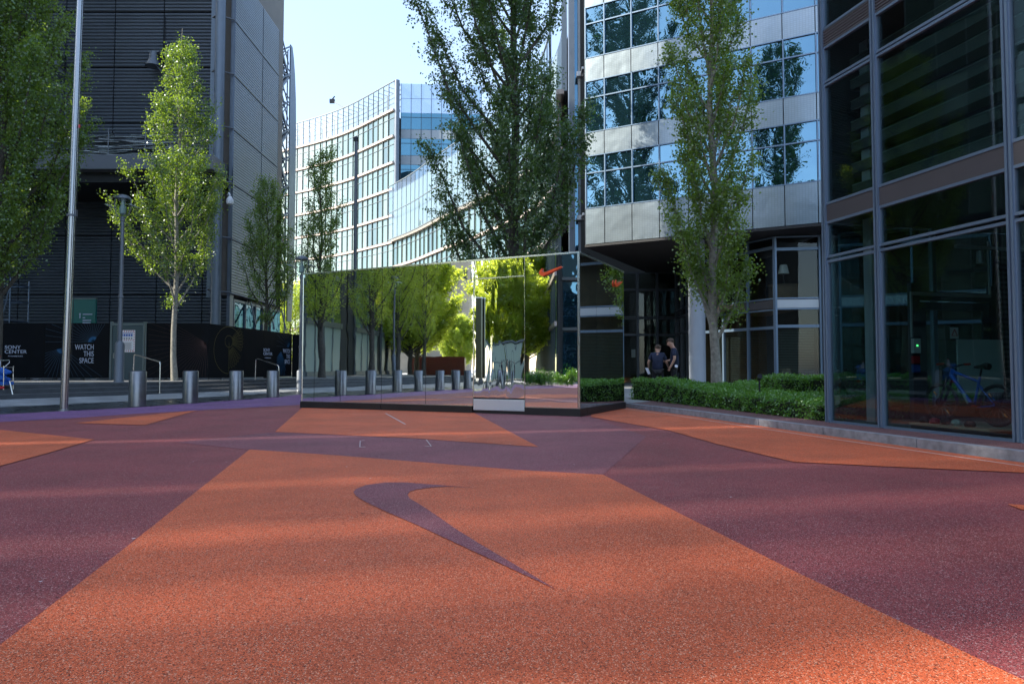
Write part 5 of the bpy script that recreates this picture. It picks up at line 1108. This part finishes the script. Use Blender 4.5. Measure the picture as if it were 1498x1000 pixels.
hedge('broad low clipped hedge bed along the footpath beside the kiosk', [(3.55, 20.3), (3.98, 19.2), (4.72, 15.2), (5.33, 11.75), (10.8, 13.2), (14.3, 24), (8, 24), (6.8, 20.9)], .116, tz, 1700, 5)
hedge('smaller raised hedge block behind the low hedge, against the shop corner', [(6.2, 15.6), (9.6, 15.6), (9.8, 17.6), (6.4, 17.6)], .3, lambda x, y: .82, 2200, 6)
for lb, (x, y, z0, h) in (('black garden spotlight standing in the hedge near the shop corner', (5.50, 15.2, .45, .42)), ('black garden spotlight with a pale lens in the hedge before the two men', (4.95, 20.6, .5, .62))):
    t = thing('garden_spotlight', lb, 'spotlight', (x, y, z0))
    b = MB(); b.tube([(x, y, .12), (x, y, z0 + h - .1)], .02, 8); b.build('spike', M['cable'], t, True)
    b = MB(); b.tube([(x - .02, y - .10, z0 + h - .02), (x + .01, y + .06, z0 + h - .08)], [.055, .045], 14); hd_ = b.build('head', M['cable'], t, True)
    if 'lens' in lb: b = MB(); b.tube([(x - .0205, y - .103, z0 + h - .019), (x - .02, y - .1, z0 + h - .02)], .045, 14); b.build('lens', M['paper'], hd_).location -= Vector((0, 0, 0))
# bushes that show at the right end of the mirror
def bush(label, x, y, r, h, seed, leaf='leaf_hedge', size=.07, n_=5000):
    rng = np.random.default_rng(seed); t = thing('shrub', label, 'shrub', (x, y, 0)); b_ = MB(); P = []
    for k in range(34):
        a = rng.uniform(0, 6.28); e = Vector((math.cos(a) * r * rng.uniform(.3, 1), math.sin(a) * r * rng.uniform(.3, 1), h * rng.uniform(.45, 1))); b_.tube([(e.x * .7, e.y * .7, 0), (e.x * .8, e.y * .8, e.z * .6), tuple(e)], [.012, .008, .004], 4, False)
        m_ = n_ // 34; w_ = rng.uniform(.3, 1.05, m_)[:, None]; P.append(np.array(e)[None] * (w_ * np.array([0, 0, 1]) + np.array([.9, .9, 0])) + rng.normal(size=(m_, 3)) * .1)
    P = np.concatenate(P); b_.build('stems', M['bark_dk'], t, True, False); put(leaf_mesh('foliage', P, size, None, t, rng, .4), 'foliage', M[leaf], t, np.clip(rng.normal(size=len(P)) * .25 + .5, 0, 1))
bush('leafy shrub reflected low at the right end of the kiosk mirror', -19.9, -3.6, 1.9, .95, 91, n_=9000); bush('smaller shrub reflected beside the larger one in the kiosk mirror', -18.0, -6.4, 1.6, 1.25, 92, n_=8000)

# ================================================================== BUILDINGS ACROSS THE SQUARE (seen in the mirror and the shop glass; one added unseen for shade)
def cutpoly(poly, a, c, keep):
    f = lambda p: (p[1] - (c + a * p[0])) * keep; out = []
    for p, q in zip(poly, poly[1:] + poly[:1]):
        if f(p) >= 0: out.append(p)
        if f(p) * f(q) < 0: t = f(p) / (f(p) - f(q)); out.append((p[0] + (q[0] - p[0]) * t, p[1] + (q[1] - p[1]) * t))
    return out
def block(label, cat, poly, H, fh, bay, mg, ms, faces, base=None, z0=.5, light_slits=()):
    t = thing('office_building', label, cat, (poly[0][0], poly[0][1], 0)); b_ = MB(); cx = sum(p[0] for p in poly) / len(poly); cy = sum(p[1] for p in poly) / len(poly)
    body = [(cx + (p[0] - cx) * .995, cy + (p[1] - cy) * .995) for p in poly]
    for c_, gap in sorted(light_slits):
        b_.prism(cutpoly(body, .25, c_ - gap / 2, -1), 0, H); body = cutpoly(body, .25, c_ + gap / 2, 1)
    b_.prism(body, 0, H); b_.build('core', M['dark_in'], t)
    hit = lambda p, q: any((p.y - .25 * p.x - c_ - gap) * (q.y - .25 * q.x - c_ - gap) < 0 or (p.y - .25 * p.x - c_ + gap) * (q.y - .25 * q.x - c_ + gap) < 0 for c_, gap in light_slits)
    cnt = 0; rest = MB(); rest.tone = []; fr_ = MB(); sl = MB(); rr_ = random.Random(len(label)); bs = MB()
    for fi in faces:
        a = Vector((*poly[fi], 0)); c = Vector((*poly[(fi + 1) % len(poly)], 0)); d = (c - a).normalized(); nn = Vector((d.y, -d.x, 0))
        if nn.dot(Vector((cx, cy, 0)) - a) > 0: nn = -nn
        n_ = max(1, round((c - a).length / bay)); bw_ = (c - a).length / n_; fl = int((H - z0) / fh)
        for i in range(n_):
            if hit(a + d * bw_ * i, a + d * bw_ * (i + 1)): continue
            for k in range(fl + 1): sl.fbox(a, d, nn, i * bw_, (i + 1) * bw_, .02, .22, z0 + k * fh - .05, z0 + k * fh + .34)
            for k in range(fl):
                za, zb = z0 + k * fh + .35, z0 + (k + 1) * fh - .05; w_ = MB(); w_.tone = [rr_.random() ** 2] * 6
                if base and k == 0:
                    bs.fbox(a, d, nn, i * bw_ + .03, (i + 1) * bw_ - .03, .0, .06, za, zb); continue
                if cnt < 60 and k < 4: w_.fbox(a, d, nn, i * bw_ + .04, (i + 1) * bw_ - .04, .0, .05, za, zb); w_.build('window', M[mg], t); cnt += 1
                else: rest.fbox(a, d, nn, i * bw_ + .04, (i + 1) * bw_ - .04, .0, .05, za, zb); rest.tone += w_.tone
            fr_.fbox(a, d, nn, i * bw_ - .04, i * bw_ + .04, .0, .13, z0, z0 + fl * fh)
    if rest.f: rest.build('window_wall', M[mg], t)['kind'] = 'stuff'
    fr_.build('mullions', M['mull_white'], t); sl.build('slab_band', M[ms], t)
    if bs.f: bs.build('frosted_base', M['frost'], t)
    return t
block('tall glass block with frosted ground floor reflected at the left end of the kiosk mirror', 'building', [(-33.5, 7.0), (-44.6, -3.7), (-54.8, -11.7), (-76, 8), (-62, 14.8), (-36, 21.5)], 60, 3.7, 1.8, 'g_mirrored', 'mull_white', (0, 1, 5), True, light_slits=((3.3, .07), (4.6, .08), (6.5, .085), (10.9, .15)))  # height and slits are shaped for plaza shade and narrow streaks of sun
block('tall grey office beyond the left edge beside the clad building, seen only in reflections', 'building', [(-38, 24.6), (-75, 15.4), (-90, 34), (-38, 35.5)], 46, 3.8, 2.4, 'g_mirrored', 'clad', (0, 3))  # added out of view: keeps sun off the clad front and hoarding
block('pale glass building reflected at the right end of the kiosk mirror', 'building', [(-68, -43), (-30.5, -13.5), (-14.3, -34.1), (-50, -72)], 24, 4.2, 2.4, 'g_mirrored', 'slab', (0,))
bb = thing('office_building', 'dark glass front reflected behind the emblem at the right end of the kiosk mirror', 'building', (-30, -14, 0))
a = Vector((-30.3, -13.9, 0)); c = Vector((-14.3, -34.1, 0)); d = (c - a).normalized(); nn = Vector((-d.y, d.x, 0))
for i in range(8):
    for k in range(5): b = MB(); b.fbox(a, d, nn, i * 3.2 + .06, (i + 1) * 3.2 - .06, .05, .12, .3 + k * 4.2, 4.1 + k * 4.2); b.build('window', M['g_office'], bb)
b = MB()
for k in range(6): b.fbox(a, d, nn, 0, 25.6, .02, .3, 4.12 * k + .05 + .08 * k, 4.12 * k + .28 + .08 * k)
b.build('slab_band', M['blind_dk'], bb); b = MB(); b.fbox(a, d, nn, -.1, 25.7, -.3, .03, 0, 23); b.build('wall', M['dark_in'], bb)
tw = thing('stone_tower', 'far rounded sand-coloured stone tower reflected beside the strip of sky in the kiosk mirror', 'tower', (-145, -72, 0))
b = MB(); pl_ = [(-142.5 + 11 * math.cos(k * math.pi / 12), -69.5 + 11 * math.sin(k * math.pi / 12)) for k in range(24)]; b.prism(pl_, 0, 62); b.build('wall', M['stone_sand'], tw)
for k in range(6):
    for j in range(16):
        a0 = (j * 22.5 - 90) * math.pi / 180; x = -142.5 + 11.05 * math.cos(a0); y = -69.5 + 11.05 * math.sin(a0); b = MB(); b.fbox((x, y), (-math.sin(a0), math.cos(a0)), (math.cos(a0), math.sin(a0)), -.7, .7, -.2, .02, 24 + k * 6, 26.4 + k * 6); b.build('window', M['joint'], tw)
ctn = thing('shipping_container', 'dark red container reflected at the foot of the sunlit trees', 'container', (-65, -23, 0))
b = MB(); o_ = (-67, -20.5); u_ = Vector((4.3, -5.4, 0)).normalized(); n2 = (-u_.y, u_.x); b.fbox(o_, u_, n2, 0, 7, -2.4, 0, .1, 2.5); b.build('body', M['container'], ctn)
b = MB()
for i in range(28): b.fbox(o_, u_, n2, i * .25 + .04, i * .25 + .14, 0.001, .05, .2, 2.4)
b.build('ribs', M['container'], ctn); b = MB(); b.fbox(o_, u_, n2, -.03, 7.03, -.05, .07, 0, .12); b.fbox(o_, u_, n2, -.03, 7.03, -.05, .07, 2.5, 2.65); b.build('rails', M['container'], ctn)
pv = thing('glass_pavilion', 'small pale glass pavilion reflected in the wavy kiosk door', 'pavilion', (-36.5, -13, 0))
o_ = (-36.6, -10.4); u_ = Vector((1.9, -2.6, 0)).normalized(); n2 = (-u_.y, u_.x)
for i in range(3): b = MB(); b.fbox(o_, u_, n2, i * 1.1 + .04, i * 1.1 + 1.06, 0, .03, .1, 3.3); b.build('glass_panel', M['pavilion'], pv)
b = MB()
for i in range(4): b.fbox(o_, u_, n2, i * 1.1 - .04, i * 1.1 + .04, -.05, .06, 0, 3.4)
b.fbox(o_, u_, n2, 0, 3.3, -.05, .06, 1.6, 1.68); b.build('frame', M['mull_white'], pv); b = MB(); b.fbox(o_, u_, n2, -.2, 3.5, -3, .2, 3.4, 3.55); b.build('roof', M['mull_white'], pv)
b = MB(); b.fbox(o_, u_, n2, 0, 3.3, -2.8, -2.7, .1, 3.4); b.build('back_panel', M['pavilion'], pv)

# ================================================================== PEOPLE
def skin_body(name, nodes, edges, m, parent, sub=2):
    me = bpy.data.meshes.new(name); ks = list(nodes); me.from_pydata([nodes[k][0] for k in ks], [(ks.index(a), ks.index(b)) for a, b in edges], [])
    o = bpy.data.objects.new(name, me); C.objects.link(o); o.parent = parent; me.materials.append(m)
    sk = o.modifiers.new('skin', 'SKIN'); sk.use_smooth_shade = True
    if not me.skin_vertices: me.skin_vertices.new()
    for i, k in enumerate(ks):
        r = nodes[k][1]; me.skin_vertices[0].data[i].radius = r if isinstance(r, tuple) else (r, r)
    me.skin_vertices[0].data[0].use_root = True
    s = o.modifiers.new('sub', 'SUBSURF'); s.levels = sub; s.render_levels = sub
    return o
def person(label, loc, rz, pose, k=1.0):
    """pose: dict of joint positions (x right, y forward = the way the figure faces, z up), metres."""
    t = thing('person', label, 'person', loc, rz); t.scale = (k, k, k)
    J = dict(pelvis=(0, 0, .95), spine=(0, -.01, 1.12), chest=(0, -.01, 1.32), neck=(0, 0, 1.48), head0=(0, .01, 1.56), head1=(0, .03, 1.66), head2=(0, .02, 1.74),
             ls=(-.19, 0, 1.42), le=(-.26, .0, 1.14), lw=(-.25, .05, .90), rs=(.19, 0, 1.42), re=(.26, 0, 1.14), rw=(.25, .05, .90),
             lh=(-.1, 0, .92), lk=(-.11, .02, .50), la=(-.11, -.02, .09), rh=(.1, 0, .92), rk=(.11, .02, .50), ra=(.11, -.02, .09)); J.update(pose)
    V = {q: Vector(v) for q, v in J.items()}; Rd = dict(pelvis=(.13, .10), spine=(.13, .095), chest=(.15, .10), neck=.055, head0=.075, head1=(.088, .098), head2=.072, ls=.065, le=.045, lw=.03, rs=.065, re=.045, rw=.03, lh=.085, lk=.06, la=.042, rh=.085, rk=.06, ra=.042)
    N = {q: (tuple(V[q]), Rd[q]) for q in V}
    N['lf'] = (tuple(V['la'] + Vector((0, .15, -.055))), .035); N['rf'] = (tuple(V['ra'] + Vector((0, .15, -.055))), .035)
    E = [('pelvis', 'spine'), ('spine', 'chest'), ('chest', 'neck'), ('neck', 'head0'), ('head0', 'head1'), ('head1', 'head2'), ('chest', 'ls'), ('ls', 'le'), ('le', 'lw'), ('chest', 'rs'), ('rs', 're'), ('re', 'rw'), ('pelvis', 'lh'), ('lh', 'lk'), ('lk', 'la'), ('la', 'lf'), ('pelvis', 'rh'), ('rh', 'rk'), ('rk', 'ra'), ('ra', 'rf')]
    for s_, e_, w_ in (('l', 'le', 'lw'), ('r', 're', 'rw')):
        d = (V[w_] - V[e_]).normalized(); side = Vector((1 if s_ == 'l' else -1, 0, 0)); fw = d.cross(side).normalized(); sp_ = side.cross(d).cross(d).normalized() if False else fw
        pm = V[w_] + d * .075; N[s_ + 'p'] = (tuple(pm), (.028, .018)); E.append((w_, s_ + 'p'))
        for i, (o_, L_) in enumerate(((-.026, .055), (-.009, .068), (.009, .062), (.026, .048))):
            a1 = pm + fw * o_ + d * .02; a2 = a1 + d * L_ * .5; a3 = a2 + (d * .7 + side * .5) * L_ * .5
            for j, q in enumerate((a1, a2, a3)): N[f'{s_}f{i}{j}'] = (tuple(q), .0085 - .001 * j)
            E += [(s_ + 'p', f'{s_}f{i}0'), (f'{s_}f{i}0', f'{s_}f{i}1'), (f'{s_}f{i}1', f'{s_}f{i}2')]
        th = V[w_] + d * .03 - fw * .03; N[s_ + 't0'] = (tuple(th), .01); N[s_ + 't1'] = (tuple(th + (d - fw * .6).normalized() * .045), .009); E += [(w_, s_ + 't0'), (s_ + 't0', s_ + 't1')]
    h1 = V['head1']; fd = (V['head1'] - V['head0']).cross(Vector((1, 0, 0))); fd = Vector((0, 1, 0)) if fd.length < 1e-6 else -fd.normalized(); fd = fd if fd.y > 0 else -fd
    N['nose'] = (tuple(h1 + fd * .105 - Vector((0, 0, .01))), .013); E.append(('head1', 'nose'))
    for q, sx in (('el', -1), ('er', 1)): N[q] = (tuple(h1 + Vector((sx * .095, -.01, 0))), .014); E.append(('head1', q))
    skin_body('body', N, E, M['skin'], t)
    g = 1.0
    sh = {'c0': (tuple(V['pelvis'] + Vector((0, 0, -.12))), (.20, .155)), 'c1': (tuple(V['spine']), (.195, .15)), 'c2': (tuple(V['chest']), (.20, .145)), 'c3': (tuple(V['neck'] + Vector((0, -.01, -.03))), .085), 'ls': (tuple(V['ls']), .082), 'lm': (tuple(V['ls'].lerp(V['le'], .75)), .072), 'rs': (tuple(V['rs']), .082), 'rm': (tuple(V['rs'].lerp(V['re'], .75)), .072)}
    skin_body('shirt', sh, [('c0', 'c1'), ('c1', 'c2'), ('c2', 'c3'), ('c2', 'ls'), ('ls', 'lm'), ('c2', 'rs'), ('rs', 'rm')], M['navy'], t)
    tr = {'p': (tuple(V['pelvis'] + Vector((0, 0, .0))), (.175, .14)), 'lh': (tuple(V['lh'] - Vector((0, 0, .06))), .105), 'lk': (tuple(V['lk']), .082), 'la': (tuple(V['la'] + Vector((0, 0, -.02))), .075), 'rh': (tuple(V['rh'] - Vector((0, 0, .06))), .105), 'rk': (tuple(V['rk']), .082), 'ra': (tuple(V['ra'] + Vector((0, 0, -.02))), .075)}
    skin_body('trousers', tr, [('p', 'lh'), ('lh', 'lk'), ('lk', 'la'), ('p', 'rh'), ('rh', 'rk'), ('rk', 'ra')], M['trouser'], t)
    hc = V['head1'].lerp(V['head2'], .6) - fd * .018
    o = cloth(hc.x, hc.y, hc.z, .094, .108, .088, 2, M['hair'], t, 'hair')
    for q in ('la', 'ra'):
        p = V[q]; b_ = MB(); b_.tube([(p.x, p.y - .06, .045), (p.x, p.y + .05, .05), (p.x, p.y + .15, .038), (p.x, p.y + .2, .03)], [.045, .05, .042, .02], 10); b_.build('shoe', M['cable'], t, True, False)
    b_ = MB()
    for sx in (-1, 1): b_.lathe(tuple(h1 + fd * .082 + Vector((sx * .032, 0, .018))), [(.004, -.006), (.008, 0), (.004, .006)], 8)
    b_.build('eyes', M['cable'], t, True, False)
    return t
person('tall man in a navy T-shirt looking down beside the round column', (5.17, 21.75, .12), math.radians(75), dict(neck=(0, .02, 1.48), head0=(0, .07, 1.55), head1=(0, .125, 1.635), head2=(0, .12, 1.725), lw=(-.25, .10, .92), le=(-.27, -.02, 1.15), rw=(.22, .24, 1.10), re=(.27, .02, 1.14)), 1.05)
person('shorter man in a navy T-shirt seen from behind holding a white sheet', (4.63, 21.7, .12), math.radians(-12), dict(neck=(0, .02, 1.46), head0=(.0, .05, 1.53), head1=(.01, .09, 1.61), head2=(.01, .08, 1.70), le=(-.30, -.02, 1.16), lw=(-.30, .16, 1.03), re=(.30, .02, 1.14), rw=(.34, .24, 1.04)), .95)
ps = thing('paper_sheet', 'white sheet of paper held in the left hand of the shorter man', 'paper', (4.27, 21.75, 1.0))
b = MB(); b.quad((4.25, 21.82, 1.05), (4.36, 21.86, 1.05), (4.42, 21.80, .86), (4.33, 21.74, .84)); b.quad((4.33, 21.738, .838), (4.42, 21.798, .858), (4.36, 21.858, 1.048), (4.25, 21.818, 1.048)); b.build('sheet', M['paper'], ps)
person('person in navy clothes reflected before the glass pavilion in the kiosk door', (-28.5, -7.0, 0), math.radians(-40), dict(), .98)
